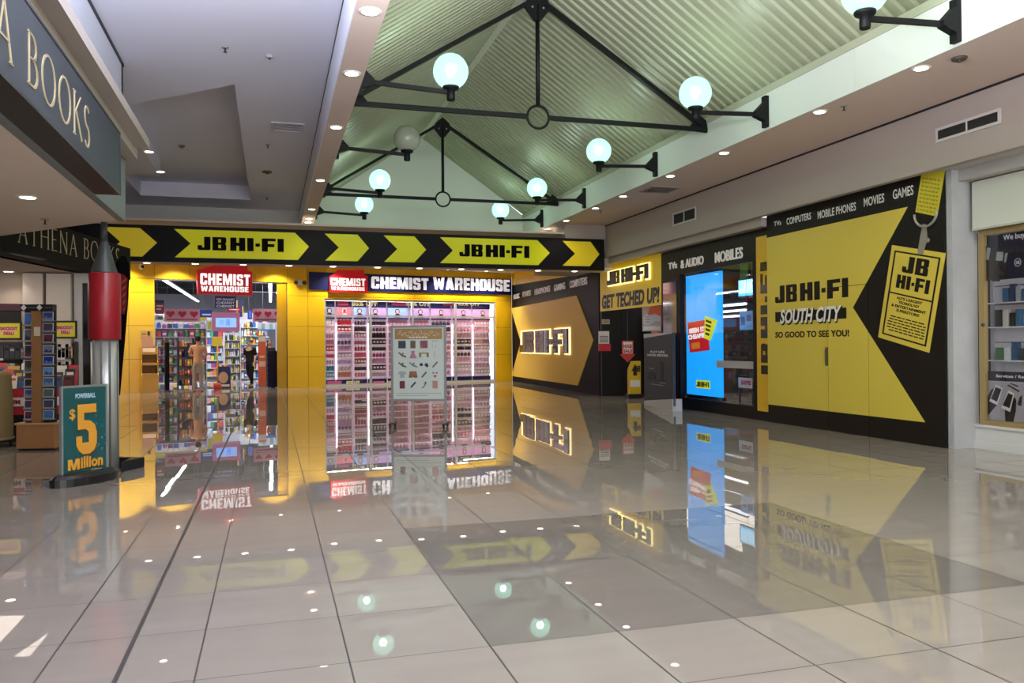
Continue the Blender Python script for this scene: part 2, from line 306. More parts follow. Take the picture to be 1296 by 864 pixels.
# ------------------------------------------------------------------ the shell
def floor_material():
    m = bpy.data.materials.new('polished_floor_tiles'); m.use_nodes = True; nt = m.node_tree; N = nt.nodes; L = nt.links
    b = N['Principled BSDF']; geo = N.new('ShaderNodeNewGeometry'); sep = N.new('ShaderNodeSeparateXYZ'); L.new(geo.outputs['Position'], sep.inputs[0])
    def M(op, a, b_=None, c_=None):
        n = N.new('ShaderNodeMath'); n.operation = op
        for i, q in enumerate((a, b_, c_)):
            if q is None: continue
            if isinstance(q, (int, float)): n.inputs[i].default_value = q
            else: L.new(q, n.inputs[i])
        return n.outputs[0]
    T = .6455
    gx = M('DIVIDE', M('SUBTRACT', sep.outputs[0], .327), T); gy = M('DIVIDE', M('SUBTRACT', sep.outputs[1], 3.05), T)
    fx, fy = M('FLOOR', gx), M('FLOOR', gy); ux, uy = M('SUBTRACT', gx, fx), M('SUBTRACT', gy, fy)
    dx = M('MINIMUM', ux, M('SUBTRACT', 1, ux)); dy = M('MINIMUM', uy, M('SUBTRACT', 1, uy))
    gl = M('MAXIMUM', M('LESS_THAN', dx, .0065), M('LESS_THAN', dy, .0050))
    jn = M('LESS_THAN', M('ABSOLUTE', M('SUBTRACT', sep.outputs[0], -.64)), .011)      # movement joint
    grout = M('MAXIMUM', gl, jn)
    cmb = N.new('ShaderNodeCombineXYZ'); L.new(fx, cmb.inputs[0]); L.new(fy, cmb.inputs[1])
    wn = N.new('ShaderNodeTexWhiteNoise'); wn.noise_dimensions = '2D'; L.new(cmb.outputs[0], wn.inputs['Vector'])
    # darker inlaid block of tiles
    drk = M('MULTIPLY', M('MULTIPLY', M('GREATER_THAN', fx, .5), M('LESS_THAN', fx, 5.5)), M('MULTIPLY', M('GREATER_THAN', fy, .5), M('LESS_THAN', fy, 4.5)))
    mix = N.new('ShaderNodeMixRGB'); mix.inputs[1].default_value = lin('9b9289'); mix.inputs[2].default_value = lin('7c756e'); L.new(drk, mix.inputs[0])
    nz = N.new('ShaderNodeTexNoise'); nz.inputs['Scale'].default_value = 2.2; nz.inputs['Detail'].default_value = 6
    mp = N.new('ShaderNodeMapping'); mp.inputs['Scale'].default_value = (.6, 3.2, 1); L.new(geo.outputs['Position'], mp.inputs[0]); L.new(mp.outputs[0], nz.inputs['Vector'])
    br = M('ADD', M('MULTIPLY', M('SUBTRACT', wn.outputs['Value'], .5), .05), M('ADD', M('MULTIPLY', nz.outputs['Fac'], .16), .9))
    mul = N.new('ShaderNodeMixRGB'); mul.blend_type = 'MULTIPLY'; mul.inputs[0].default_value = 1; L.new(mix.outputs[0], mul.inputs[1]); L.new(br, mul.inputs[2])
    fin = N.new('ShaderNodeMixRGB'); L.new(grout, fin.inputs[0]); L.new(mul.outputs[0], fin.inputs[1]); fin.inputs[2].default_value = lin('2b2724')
    L.new(fin.outputs[0], b.inputs['Base Color'])
    L.new(M('ADD', .008, M('MULTIPLY', grout, .5)), b.inputs['Roughness']); b.inputs['IOR'].default_value = 1.58
    # every tile lies a hair out of level, so reflections step at the joints
    nrm = N.new('ShaderNodeVectorMath'); nrm.operation = 'SUBTRACT'; L.new(wn.outputs['Color'], nrm.inputs[0]); nrm.inputs[1].default_value = (.5, .5, .5)
    sc = N.new('ShaderNodeVectorMath'); sc.operation = 'MULTIPLY'; L.new(nrm.outputs[0], sc.inputs[0]); sc.inputs[1].default_value = (.0030, .0030, 0)
    n2 = N.new('ShaderNodeTexNoise'); n2.inputs['Scale'].default_value = 5.0; L.new(geo.outputs['Position'], n2.inputs['Vector'])
    s3 = N.new('ShaderNodeVectorMath'); s3.operation = 'SUBTRACT'; L.new(n2.outputs['Color'], s3.inputs[0]); s3.inputs[1].default_value = (.5, .5, .5)
    s4 = N.new('ShaderNodeVectorMath'); s4.operation = 'MULTIPLY'; L.new(s3.outputs[0], s4.inputs[0]); s4.inputs[1].default_value = (.0007, .0007, 0)
    ad = N.new('ShaderNodeVectorMath'); ad.operation = 'ADD'; L.new(sc.outputs[0], ad.inputs[0]); L.new(s4.outputs[0], ad.inputs[1])
    a2 = N.new('ShaderNodeVectorMath'); a2.operation = 'ADD'; L.new(ad.outputs[0], a2.inputs[0]); L.new(geo.outputs['Normal'], a2.inputs[1])
    nn = N.new('ShaderNodeVectorMath'); nn.operation = 'NORMALIZE'; L.new(a2.outputs[0], nn.inputs[0]); L.new(nn.outputs[0], b.inputs['Normal'])
    return m
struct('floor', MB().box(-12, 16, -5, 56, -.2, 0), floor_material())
SOF = mat('d6c2b5', .8); CEIL = mat('e0e0ee', .85); FASC = mat('cfd3cb', .6); WALLM = mat('ab9f96', .75)
# left ceiling with its recessed tray
tray = [(-.46, 11.78), (-.46, 20.9), (-2.92, 20.9), (-2.92, 18.4), (-2.2, 18.4), (-2.2, 13.35)]
mb = MB(); ZC = 5.0
mb.box(-7, .755, -5, 11.78, ZC, ZC+.1); mb.box(-.46, .755, 11.78, 22.3, ZC, ZC+.1); mb.box(-7, -.46, 20.9, 22.3, ZC, ZC+.1)
mb.box(-7, -2.92, 11.78, 20.9, ZC, ZC+.1); mb.box(-2.92, -2.2, 11.78, 18.4, ZC, ZC+.1)
mb.prism(FLOORF, [(-2.2, 11.78), (-.46, 11.78), (-2.2, 13.35)], ZC, ZC+.1)
mb.box(-3.2, -.2, 11.5, 21.2, ZC+.34, ZC+.44)
for i in range(6):
    p, q = tray[i], tray[(i+1) % 6]; mb.bar((p[0], p[1], ZC+.22), (q[0], q[1], ZC+.22), .01, .25)
struct('ceiling_left', mb, CEIL)
# beams along both sides of the gable: soffits, faces and eaves
mb = MB().box(.756, 1.04, -5, 22.3, 4.5, 4.52).box(1.025, 1.04, -5, 22.3, 4.52, 5.0)
struct('trim_12', MB().box(.745, .756, -5, 22.3, 4.5, 4.99), mat('e4e6f0', .7))  # left beam face coloured paler than the soffit, as lit from the left
struct('trim_1', mb, SOF)
struct('trim_2', MB().box(.735, .757, -5, 22.3, 4.99, 5.03), mat('3a3a3e', .7))
mb = MB().box(6.93, 8.36, -5, 19.7, 4.5, 4.52).box(6.93, 7.25, 19.7, 22.3, 4.5, 4.52)
struct('ceiling_right', mb, SOF)
mb = MB()
ys = [-5, -1.6, 1.75, 5.1, 8.45, 11.8, 15.15, 18.5, 22.3]
for y0, y1 in zip(ys, ys[1:]): mb.box(6.915, 6.93, y0+.004, y1-.004, 4.5, 5.03)
struct('trim_3', mb, FASC)
struct('trim_4', MB().box(6.90, 7.06, -5, 22.3, 5.03, 5.13).box(.92, 1.07, -5, 22.3, 5.03, 5.13), mat('a7a891', .6))
# corrugated gable roof
def roof_slope(x_e, x_r, z_e, z_r):
    L_ = math.hypot(x_r-x_e, z_r-z_e); d = Vector(((x_r-x_e)/L_, 0, (z_r-z_e)/L_)); nn = Vector((-d.z, 0, d.x))
    if nn.z > 0: nn = -nn
    mb = MB(); y = -5; per = .19; prof = []
    while y < 22.3:
        for t, h in ((0, 0), (.075, 0), (.1, .032), (.165, .032)): prof.append((y+t, h))
        y += per
    k = len(prof)
    vs = [Vector((x_e, a, z_e))+nn*h for a, h in prof]+[Vector((x_r, a, z_r))+nn*h for a, h in prof]
    mb.add(vs, [(i, i+1, k+i+1, k+i) for i in range(k-1)]); return mb
ROOF = mat('979b80', .38, spec=.6)
mb = roof_slope(7.05, 3.985, 5.1, 7.2); m2 = roof_slope(.92, 3.985, 5.1, 7.2); mb.add(m2.v, m2.f)
struct('ceiling_roof', mb, ROOF)
struct('trim_5', MB().box(3.92, 4.05, -5, 22.3, 7.12, 7.16), mat('b9baa6', .5))
# end wall above the header
mb = MB().prism(WORLD.off(-22.3), [(-7, 4.25), (8.4, 4.25), (8.4, 5.0), (7.0, 5.05), (3.985, 7.25), (.9, 5.05), (.7, 5.1), (-7, 5.1)], -.1, 0)
struct('wall_end', mb, mat('d3d6ce', .75))
mb = MB().box(7.25, 8.5, 19.7, 22.3, 3.40, 4.5)
struct('wall_end_right', mb, WALLM)
mb = MB().box(-7, 7.25, 19.75, 20.2, 4.25, 4.3).box(-7, 9.6, 20.2, 33, 4.25, 4.33)
struct('ceiling_forecourt', mb, mat('d8cdbd', .7))
struct('trim_6', MB().box(-7, 8.5, 19.62, 20.3, 3.33, 3.40), mat('d0c4b6', .7))
# upper wall on the right with its shadow gap and bands
mb = MB().box(8.36, 8.45, -5, 19.7, 3.80, 4.5).box(8.335, 8.45, -5, 19.7, 3.665, 3.80).box(8.44, 8.9, 12.79, 20.6, 3.505, 3.665).box(8.60, 8.95, 8.74, 12.78, 3.3, 4.2)
struct('wall_right_upper', mb, WALLM)
struct('trim_7', MB().box(8.345, 8.36, -5, 19.7, 4.475, 4.5), mat('161314', .8))  # dark strip standing in for the shade inside the gap
# side walls out of sight that close the room
struct('wall_left', MB().box(-7.1, -7, -5, 33, 0, 5.1), WALLM)
struct('wall_right_rear', MB().box(14.0, 14.1, -5, 33, 0, 4.5), mat('6d6a68', .8))
# ---------------- chemist front: yellow panels around the entrance and the window
U0, U1, ZT = -3.2, 14.4, 4.25
ux = lambda x, y=420: FAC.px(x, y)[0]
EN0, EN1, ENZ = FAC.px(196, 450)[0], FAC.px(364, 450)[0], 3.62
WN0, WN1, WNZ0, WNZ1 = FAC.px(411, 430)[0], FAC.px(627.5, 430)[0], .05, 3.10
us = [U0, -2.1, -1.06, 0, ux(163), EN0, EN0+1.05, EN0+2.1, EN0+3.15, EN1, ux(390), WN0]
n_ = 6; us += [WN0+(WN1-WN0)*i/n_ for i in range(1, n_+1)]+[14.4]
zs = [0, 1.06, 2.12, 3.18, 3.62, ZT]
mb = MB(); bk = MB()
for a0, a1 in zip(us, us[1:]):
    for b0, b1 in zip(zs, zs[1:]):
        am = (a0+a1)/2; bm_ = (b0+b1)/2
        if EN0 < am < EN1 and bm_ < ENZ: continue
        if WN0-.01 < am < WN1+.01:
            if b1 <= 2.2: continue
            if b0 < WNZ1: b0 = WNZ1
            if b0 >= b1-.02: continue
        mb.rect(FAC, a0+.005, b0+(.005 if b0 else 0), a1-.005, b1-.005, -.03, 0); bk.rect(FAC, a0, b0, a1, b1, -.16, -.031)
struct('wall_back', mb, YEL); struct('wall_back_frame', bk, mat('6a4d10', .6))
# jambs of the entrance and a mirror-bright pilaster
mb = MB(); mb.rect(FAC, EN0-.02, 0, EN0, ENZ, -.6, -.02); mb.rect(FAC, EN1, 0, EN1+.02, ENZ, -.6, -.02); mb.rect(FAC, EN0, ENZ, EN1, ENZ+.02, -.6, -.02)
struct('door_1', mb, mat('b98d1c', .25, coat=.4))
struct('door_1_track', MB().rect(FAC, EN1-.34, 0, EN1-.02, ENZ-.02, -.10, -.05), mat('c79a1d', .12, coat=.6))
# arrow wall beside the window: black lower panel, yellow above
al = (Vector((8.66, 20.9, 0))-CORNER).length
mb = MB().prism(ARW, [(0, 0), (al, 0), (al, 3.42), (0, 3.78)], -.1, 0); struct('wall_right', mb, mat('0a0810', .5, spec=.08))
mb = MB().prism(ARW, [(0, 3.78), (al, 3.42), (al, 4.25), (0, 4.25)], -.1, .0); struct('wall_right_head', mb, YEL)
# chemist interior shell
mb = MB().rect(inside(20), -4, 0, 16, 4.6, -.1, 0); struct('wall_chemist_rear', mb, mat('b5b7c2', .8))
mb = MB(); mb.prism(Fr((0, 0, 4.62), (1, 0, 0), (0, 1, 0)), [tuple((FAC.P(a, 0, -c)).xy) for a, c in ((-4, .2), (14.6, .2), (14.6, 20.1), (-4, 20.1))], 0, .1)
struct('ceiling_chemist', mb, mat('4a4b52', .8))
mb = MB(); f2 = Fr(FAC.P(-.9, 0, 0), -FAC.n, (0, 0, 1)); mb.rect(f2, .2, 0, 20, 4.6, -.1, 0); struct('wall_chemist_left', mb, mat('b0b2bb', .8))
f3 = Fr(FAC.P(6.1, 0, 0), (0, 1, 0), (0, 0, 1)); struct('wall_chemist_right', MB().rect(f3, .2, 0, 20, 4.6, 0, .1), mat('b0b2bb', .8))
# ---------------- electronics shop front on the right
mb = MB().box(8.66, 9.9, 20.72, 20.82, 0, 3.5)                  # dark return wall of the recessed entrance
struct('wall_recess', mb, mat('151213', .5, spec=.25))
struct('trim_8', MB().box(9.27, 9.285, 20.705, 20.72, 0, 2.3), mat('060506', .5))
struct('ceiling_entrance', MB().box(8.66, 13.9, 13.3, 20.72, 3.48, 3.55), mat('2a2627', .7))
WY0, WY1, WZ0, WZ1 = 13.32, 16.15, .24, 2.93
mb = MB().box(8.6, 8.72, 12.77, 17.02, 2.93, 3.485).box(8.6, 8.72, 12.77, 17.02, 0, WZ0).box(8.6, 8.72, 16.15, 17.02, WZ0, WZ1).box(8.6, 8.72, 12.77, WY0, WZ0, WZ1)
struct('wall_shopfront', mb, mat('100d11', .5, spec=.25))
struct('window_2', MB().box(8.655, 8.665, WY0, WY1, WZ0, WZ1), GLASS)
struct('door_2', MB().box(8.585, 8.6, 16.27, 16.92, .06, 2.80), mat('0c1236', .12, coat=.8))
struct('wall_shop_rear', MB().box(13.9, 14.0, 12.7, 22, 0, 3.5), mat('3a3434', .8))
struct('wall_shop_side', MB().box(9.9, 13.9, 20.82, 20.9, 0, 3.5).box(8.75, 13.9, 12.7, 12.78, 0, 3.5), mat('2d292b', .8))
# ---------------- phone repair shop: reveal, window frame and stall board
struct('wall_reveal', MB().box(8.60, 9.0, 8.66, 8.74, 0, 3.67).box(8.585, 8.62, 8.655, 8.75, 0, 3.67), mat('b4b6b8', .5, noise=.12))
struct('wall_stall', MB().box(8.94, 9.1, 3.0, 8.66, 0, .31).box(8.925, 9.0, 3.0, 8.66, 0, .1).box(8.915, 9.0, 3.0, 8.66, .285, .32), mat('d4d4d2', .5))
struct('wall_lintel', MB().box(8.98, 9.2, 3.0, 8.66, 2.84, 3.67).box(8.7, 9.2, 3.0, 8.66, 3.52, 3.67).box(8.38, 9.2, 3.0, 8.74, 3.67, 3.76), mat('b9b7b2', .6))
mb = MB().box(8.93, 9.0, 8.50, 8.57, .32, 2.86).box(8.93, 9.0, 3.0, 8.57, .32, .385).box(8.93, 9.0, 3.0, 8.57, 2.79, 2.86).box(8.925, 8.93, 8.49, 8.575, .32, 2.87)
struct('window_3', mb, mat('a18b5c', .35, metal=.2)); struct('window_3_pane', MB().box(8.965, 8.97, 3.0, 8.50, .385, 2.79), GLASS)
struct('wall_phone_shop', MB().box(10.9, 11.0, 3.0, 8.66, 0, 3.6).box(9.0, 11, 11.0, 11.05, 0, 3.6).box(9, 11, 3, 11.05, 3.6, 3.67).box(8.9, 9.0, 8.74, 11.0, 0, 3.6), mat('d6d7da', .6))
# ---------------- bookshop: fascia, cornice and canopy on the left
SAGE = mat('6d7672', .45)
struct('ceiling_bookshop', MB().prism(Fr((0, 0, 2.85), (1, 0, 0), (0, 1, 0)), [(-1.66, -5), (-1.66, 10.12), (-3.3, 11.85), (-6.9, 15.4), (-6.9, -5)], 0, .06), mat('dccbb8', .75))
mb = MB().box(-1.66, -1.58, -5, 10.16, 2.845, 3.57).bar((-1.66, 10.12, 3.21), (-6.9, 15.32, 3.21), .06, .70)
struct('wall_bookshop_fascia', mb, SAGE)
mb = MB().box(-1.7, -1.45, -5, 10.13, 3.55, 3.66).box(-1.9, -1.31, -5, 10.05, 3.66, 3.76)
mb.bar((-1.56, 10.1, 3.6), (-6.9, 15.4, 3.6), .12, .1)
struct('trim_9', mb, mat('b8aea2', .6))
struct('wall_setback', MB().box(-1.9, -1.78, -5, 11.3, 3.7, 4.96).box(-7, -1.78, 11.2, 11.3, 3.9, 4.96), mat('ccd0da', .7))
struct('trim_10', MB().box(-1.85, -1.765, -5, 11.3, 4.96, 5.0), mat('33343a', .7))  # shade of the gap below the ceiling, drawn as a dark strip
# the second fascia of the bookshop runs back from the corner
AF = Fr((-3.6, 10.8, 0), (.196, .981, 0)); AL = AF.px(165, 330)[0]
struct('wall_athena_fascia', MB().rect(AF, .0, 2.66, AL, 3.24, -.35, 0), mat('14100d', .7, spec=.15))
struct('wall_bookshop_rear', MB().box(-6.9, -3.05, 15.25, 15.35, 0, 3.1), mat('b8a99a', .7))
struct('wall_bookshop_corner', MB().box(-3.14, -3.02, 15.1, 15.2, 0, 2.66).box(-3.02, -2.82, 15.1, 15.2, 2.5, 2.66), mat('c9c3bc', .5))
struct('door_3', MB().box(-3.02, -2.82, 15.16, 15.2, 0, 2.5), mat('1d1616', .25))
struct('ceiling_bookshop_rear', MB().prism(Fr((0, 0, 2.66), (1, 0, 0), (0, 1, 0)), [(-3.62, 11.9), (-2.95, 15.3), (-6.9, 15.3), (-6.9, 11.9)], 0, .05), mat('b9aa9b', .7))
mb = MB()
for x0, x1 in ((-3.87, -3.58), (-3.53, -3.17)): mb.box(x0, x1, 15.0, 15.25, 0, 2.64)
struct('trim_11', mb, mat('dccfc2', .6))
# unseen wall added to block light between bookshop corner and chemist
struct('wall_left_unseen', MB().box(-6.9, -6.8, 15.4, 30, 0, 4.3), YEL)
# ------------------------------------------------------------------ roof trusses
DK = mat('0a0c0d', .55, spec=.25)
def truss(y, label):
    t = thing('roof_truss', label, 'truss', (3.985, y, 4.93), 'steel trusses under the gable roof')
    cx, zc, za = 3.985, 4.93, 6.78
    for s, e in ((-1, 1.03), (1, 6.94)):
        part('tie_bar', MB().bar((cx+s*.17, y, zc), (e, y, zc), .05, .07), DK, t)
        part('rafter', MB().bar((e-s*.12, y, zc+.06), (cx+s*.06, y, za-.04), .06, .09, (0, 1, 0)), DK, t)
        part('end_gusset', MB().prism(WORLD.off(-y), [(e, zc-.05), (e-s*.45, zc-.03), (e-s*.35, zc+.02), (e-s*.18, zc+.24), (e, zc+.12)] , -.012, .012), DK, t)
    rg = MB(); n = 28
    rg.tube([(cx+.175*math.cos(2*math.pi*i/n), y, zc+.175*math.sin(2*math.pi*i/n)) for i in range(n+1)], .02, 6, False); part('ring', rg, DK, t)
    part('king_rod', MB().tube([(cx, y, zc+.17), (cx, y, za-.1)], .035, 8), DK, t)
    p = part('apex_gusset', MB().prism(WORLD.off(-y), [(cx-.05, za-.36), (cx+.05, za-.36), (cx+.22, za-.15), (cx+.16, za-.02), (cx, za+.12), (cx-.16, za-.02), (cx-.22, za-.15)], -.03, .03), DK, t)
    for s in (-.09, .09): part('bolt', MB().ball((cx+s, y-.035, za-.16), .022, 8), mat('8f9391', .4, metal=.8), p)
truss(12.0, 'black steel roof truss nearest the camera, its ring hanging below the ridge')
truss(19.3, 'black steel roof truss farther back, just in front of the pale gable wall')
# ------------------------------------------------------------------ globe lamps on wall arms
GLOW = mat('b9fff0', .3, em=2.1)
def globe_mat():
    m = bpy.data.materials.new('opal_globe_lit'); m.use_nodes = True; nt = m.node_tree; N = nt.nodes; b = N['Principled BSDF']
    b.inputs['Base Color'].default_value = lin('4a6a60'); b.inputs['Roughness'].default_value = .15
    b.inputs['Alpha'].default_value = .7
    b.inputs['Emission Color'].default_value = lin('aeeed8'); b.inputs['Emission Strength'].default_value = 1.1
    return m
OPAL = globe_mat(); DEAD = mat('aab29f', .15, alpha=.62, coat=.3)
def globe_lamp(side, y, label, lit=True, power=110):
    wx = 6.915 if side > 0 else 1.04; gx = 5.755 if side > 0 else 2.24; s = side
    t = thing('globe_lamp', label, 'lamp', (wx, y, 4.5), 'globe lamps along the roof beams')
    part('bracket', MB().prism(WORLD.off(-y), [(wx, 4.53), (wx-s*.06, 4.53), (wx-s*.06, 4.62), (wx-s*.22, 4.68), (wx-s*.22, 4.74), (wx-s*.06, 4.90), (wx-s*.06, 4.98), (wx, 4.98)], -.05, .05), DK, t)
    part('arm', MB().bar((wx-s*.18, y, 4.71), (gx+s*.03, y, 4.665), .04, .055), DK, t)
    part('lamp_holder', MB().lathe((gx, y, 4.56), [(.05, 0), (.055, .02), (.055, .13), (.1, .14), (.11, .17), (.1, .19)], 16), DK, t)
    g = part('globe', MB().ball((gx, y, 4.935), .228, 24), OPAL if lit else DEAD, t, None if lit else 'unlit translucent globe')
    if lit:
        part('bulb', MB().ball((gx, y, 4.90), .05, 12), mat('f4fff8', .4, em=7), g)
        l = bpy.data.lights.new('globe_light', 'POINT'); l.energy = power; l.color = (.72, 1, .82); l.shadow_soft_size = .07
        o = bpy.data.objects.new('globe_light', l); COL.objects.link(o); o.parent = t; o.location = (gx-wx, 0, .40)
for y, nm in ((6.87, 'nearest the camera, cut off above'), (10.3, 'second from the camera'), (13.84, 'third from the camera'), (17.45, 'fourth from the camera'), (20.5, 'farthest from the camera')):
    globe_lamp(1, y, 'lit white globe lamp on the right roof beam, '+nm)
for y, nm, lit in ((10.3, 'lit white globe lamp on the left roof beam, nearest the camera', 1), (13.84, 'unlit grey globe lamp on the left roof beam', 0), (17.45, 'lit white globe lamp on the left roof beam, behind the unlit globe', 1), (20.5, 'lit white globe lamp on the left roof beam, farthest from the camera', 1)):
    globe_lamp(-1, y, nm, lit)
# ------------------------------------------------------------------ downlights
LENS = mat('fff4e4', .4, em=9); RIM = mat('d9d4cc', .5)
def downlight(x, y, z, label, group, power=14, r=.075, col=(1, .9, .8)):
    t = thing('downlight', label, 'ceiling light', (x, y, z-.014), group)
    part('rim', MB().lathe((x, y, z-.012), [(r+.03, .012), (r+.03, .004), (r+.012, 0), (r, .002), (r, .012)], 20), RIM, t)
    part('lens', MB().lathe((x, y, z-.014), [(r, .01), (r*.9, 0)], 20), LENS, t)
    if power:
        l = bpy.data.lights.new('downlight_beam', 'SPOT'); l.energy = power; l.color = col; l.spot_size = R_(125); l.spot_blend = .7; l.shadow_soft_size = .07
        o = bpy.data.objects.new('downlight_beam', l); COL.objects.link(o); o.parent = t; o.location = (0, 0, -.02)
for i, y in enumerate((7.6, 9.38, 11.74, 15.55, 18.86, 20.29, 20.87, 21.55)):
    downlight(.897, y, 4.5, ORDN[i]+' downlight from the camera along the narrow left beam', 'downlights in the left beam', 30 if i < 5 else 10)
for i, y in enumerate((5.4, 7.53, 9.31, 11.72, 13.58, 15.68, 17.2, 19.1, 20.56, 21.25, 21.94)[1:]):
    downlight(7.06, y, 4.5, ORDN[i]+' downlight from the camera along the right soffit edge', 'downlights in the right soffit', 30 if i < 7 else 10)
for i, (x, y) in enumerate(((-2.67, 19.95), (-1.65, 19.95), (-.61, 19.95), (.42, 19.95), (1.43, 19.95), (2.49, 19.95), (3.52, 19.95), (4.57, 19.95), (5.59, 19.95), (6.59, 19.95), (7.59, 19.95))):
    downlight(x, y, 3.33, ORDN[i]+' downlight from the left under the black and yellow header', 'downlights under the header', 14)
for i, a in enumerate((-1.0, .5, 2.0, 3.6, 5.2, 7.2, 9.3, 11.4, 13.0)):
    p = FAC.P(a, 0, .55); downlight(p.x, p.y, 4.25, ORDN[i]+' wall-washing downlight from the left above the yellow shop wall', 'downlights above the yellow wall', 260, .06, (1, .91, .76))
for i, (x, y) in enumerate(((-2.12, 16.2), (-2.14, 17.98))): downlight(x, y, 5.0, ('nearer', 'farther')[i]+' downlight at the left edge of the ceiling recess', 'downlights by the ceiling recess', 30)
downlight(-2.21, 8.75, 2.85, 'lone downlight in the bookshop canopy soffit', None, 22, .07)
p = Fr((0, 0, 2.66), (1, 0, 0), (0, 1, 0)).px(11, 343); downlight(p[0], p[1], 2.66, 'downlight in the rear bookshop ceiling by the pilasters', None, 14, .07)
# ------------------------------------------------------------------ small ceiling fittings
ZF = lambda z: Fr((0, 0, z), (1, 0, 0), (0, 1, 0))
def sprinkler(x, y, z, label):
    t = thing('sprinkler', label, 'sprinkler', (x, y, z-.06), 'fire sprinklers')
    part('escutcheon', MB().lathe((x, y, z-.012), [(.035, 0), (.045, .012)], 12), mat('a9a5a0', .4, metal=.6), t)
    part('head', MB().lathe((x, y, z-.06), [(.022, 0), (.022, .006), (.008, .01), (.01, .05)], 10), mat('4a4643', .4, metal=.6), t)
for (x, y, z, lb) in ((285, 60, 5.0, 'sprinkler head in the left ceiling nearest the camera'), (339, 183, 5.0, 'sprinkler head in the left ceiling below the square vent'), (338, 250, 5.0, 'sprinkler head in the left ceiling near the header'), (1068, 134, 4.5, 'sprinkler head in the right soffit between two downlights'), (760, 266, 4.5, 'sprinkler head in the right soffit near the end wall'), (57, 277, 2.85, 'sprinkler head under the bookshop canopy')):
    q = ZF(z).px(x, y); sprinkler(q[0], q[1], z, lb)
def disc(x, y, z, r, c, name, label, cat):
    q = ZF(z).px(x, y); o = MB().lathe((q[0], q[1], z-.035), [(r*.6, 0), (r*.85, .006), (r, .02), (r, .035)], 16)
    t = thing(name, label, cat, (q[0], q[1], z-.035)); part('housing', o, mat(c, .5), t); part('sensor', MB().lathe((q[0], q[1], z-.05), [(r*.25, 0), (r*.35, .016)], 10), mat('3a3735', .5), t)
disc(230, 184, 5.34, .06, '6e6a68', 'smoke_detector', 'smoke detector in the middle of the left ceiling recess', 'detector')
disc(341, 70, 5.0, .05, 'a5a2a6', 'smoke_detector', 'small smoke detector in the left ceiling near the beam', 'detector')
disc(338, 217, 5.0, .1, '5d554f', 'ceiling_speaker', 'dark round ceiling speaker in the left ceiling', 'speaker')
disc(1214, 73, 4.5, .08, '4b423c', 'ceiling_speaker', 'dark round ceiling speaker in the right soffit nearest the camera', 'speaker')
disc(822, 239.5, 4.5, .1, '4b423c', 'ceiling_speaker', 'dark round ceiling speaker in the right soffit by the air diffuser', 'speaker')
def grille(name, label, fr, pts, slats, c, cat='vent', rim='c9c5c4', mullion=False):
    a0 = min(p[0] for p in pts); a1 = max(p[0] for p in pts); b0 = min(p[1] for p in pts); b1 = max(p[1] for p in pts)
    t = thing(name, label, cat, fr.P((a0+a1)/2, b0, .01))
    e = .035; mb = MB()
    for r in ((a0-e, b0-e, a1+e, b0), (a0-e, b1, a1+e, b1+e), (a0-e, b0, a0, b1), (a1, b0, a1+e, b1)): mb.rect(fr, *r, .0, .018)
    if mullion: mb.rect(fr, (a0+a1)/2-.012, b0, (a0+a1)/2+.012, b1, 0, .018)
    part('frame', mb, mat(rim, .6), t); part('backing', MB().rect(fr, a0, b0, a1, b1, .001, .004), mat(c, .7), t)
    for i in range(slats):
        z = b0+(b1-b0)*(i+.5)/slats; part('slat', MB().rect(fr, a0, z-.008, a1, z+.004, .004, .014), mat('2d2a29' if c == '0f0e0e' else c, .5), t)
grille('wall_vent', 'long black air vent in the right upper wall above the pillar', UPPER, UPPER.pxs([(1188, 166), (1188, 177), (1264, 141), (1264, 151)]), 7, '0f0e0e', mullion=True)
grille('wall_vent', 'small black air vent in the right upper wall above the TVs header', UPPER, UPPER.pxs([(853, 272), (853, 283), (880, 266), (880, 276)]), 5, '0f0e0e', mullion=True)
c_ = Fr((0, 0, 5.0), (1, 0, 0), (0, -1, 0))
grille('ceiling_vent', 'square white air vent in the left ceiling beside the beam', c_, c_.pxs([(347, 155), (382, 157), (380, 166), (346, 164)]), 4, 'a7a4a8', rim='cfccd2')
c_ = Fr((0, 0, 4.5), (1, 0, 0), (0, -1, 0))
grille('air_diffuser', 'square air diffuser in the right soffit beside a downlight', c_, [(7.2, -15.1), (7.75, -15.1), (7.75, -14.55), (7.2, -14.55)], 4, '6d625b', rim='a3958c')
# ------------------------------------------------------------------ header sign over the forecourt
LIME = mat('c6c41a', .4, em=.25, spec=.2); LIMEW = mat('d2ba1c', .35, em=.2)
t = thing('header_sign', 'long black header sign with yellow arrows and shop logos over the forecourt', 'sign', (2, 19.6, 3.33))
mb = MB().box(-4.6, 8.29, 19.6, 19.75, 3.33, 4.13); part('panel', mb, mat('0b0a0c', .55, spec=.2), t, bevel=.006)
def on_sign(pts): return SIGN.pxs(pts)
def norm_arrow(pts, zt=4.055, zb=3.425):
    q = on_sign(pts); zm = (zt+zb)/2; out = []
    for (a, b) in q: out.append((a, zt if b > zm+.15 else zb if b < zm-.15 else zm))
    return out
ar = [[(131, 285), (177, 286.4), (198.8, 305.5), (180, 322.5), (132, 321), (152, 304)],
      [(220.4, 288.2), (373.3, 293.2), (391, 311.8), (377, 328.4), (221.2, 324), (241.3, 306)],
      [(410.9, 295.3), (452.5, 296.5), (467, 314.4), (452.5, 330.5), (411.5, 329.9), (428.8, 314.4)],
      [(485.6, 297.8), (524.4, 300), (539.3, 316.6), (524.4, 333), (486.2, 332), (502.8, 316.6)],
      [(556.9, 301.5), (680, 305.2), (695.7, 321.2), (681, 337), (556.9, 333.9), (573.2, 318.5)],
      [(711.8, 306), (747.3, 307), (758.4, 322.2), (746.4, 337.6), (711.8, 336.7), (727.8, 322.2)]]
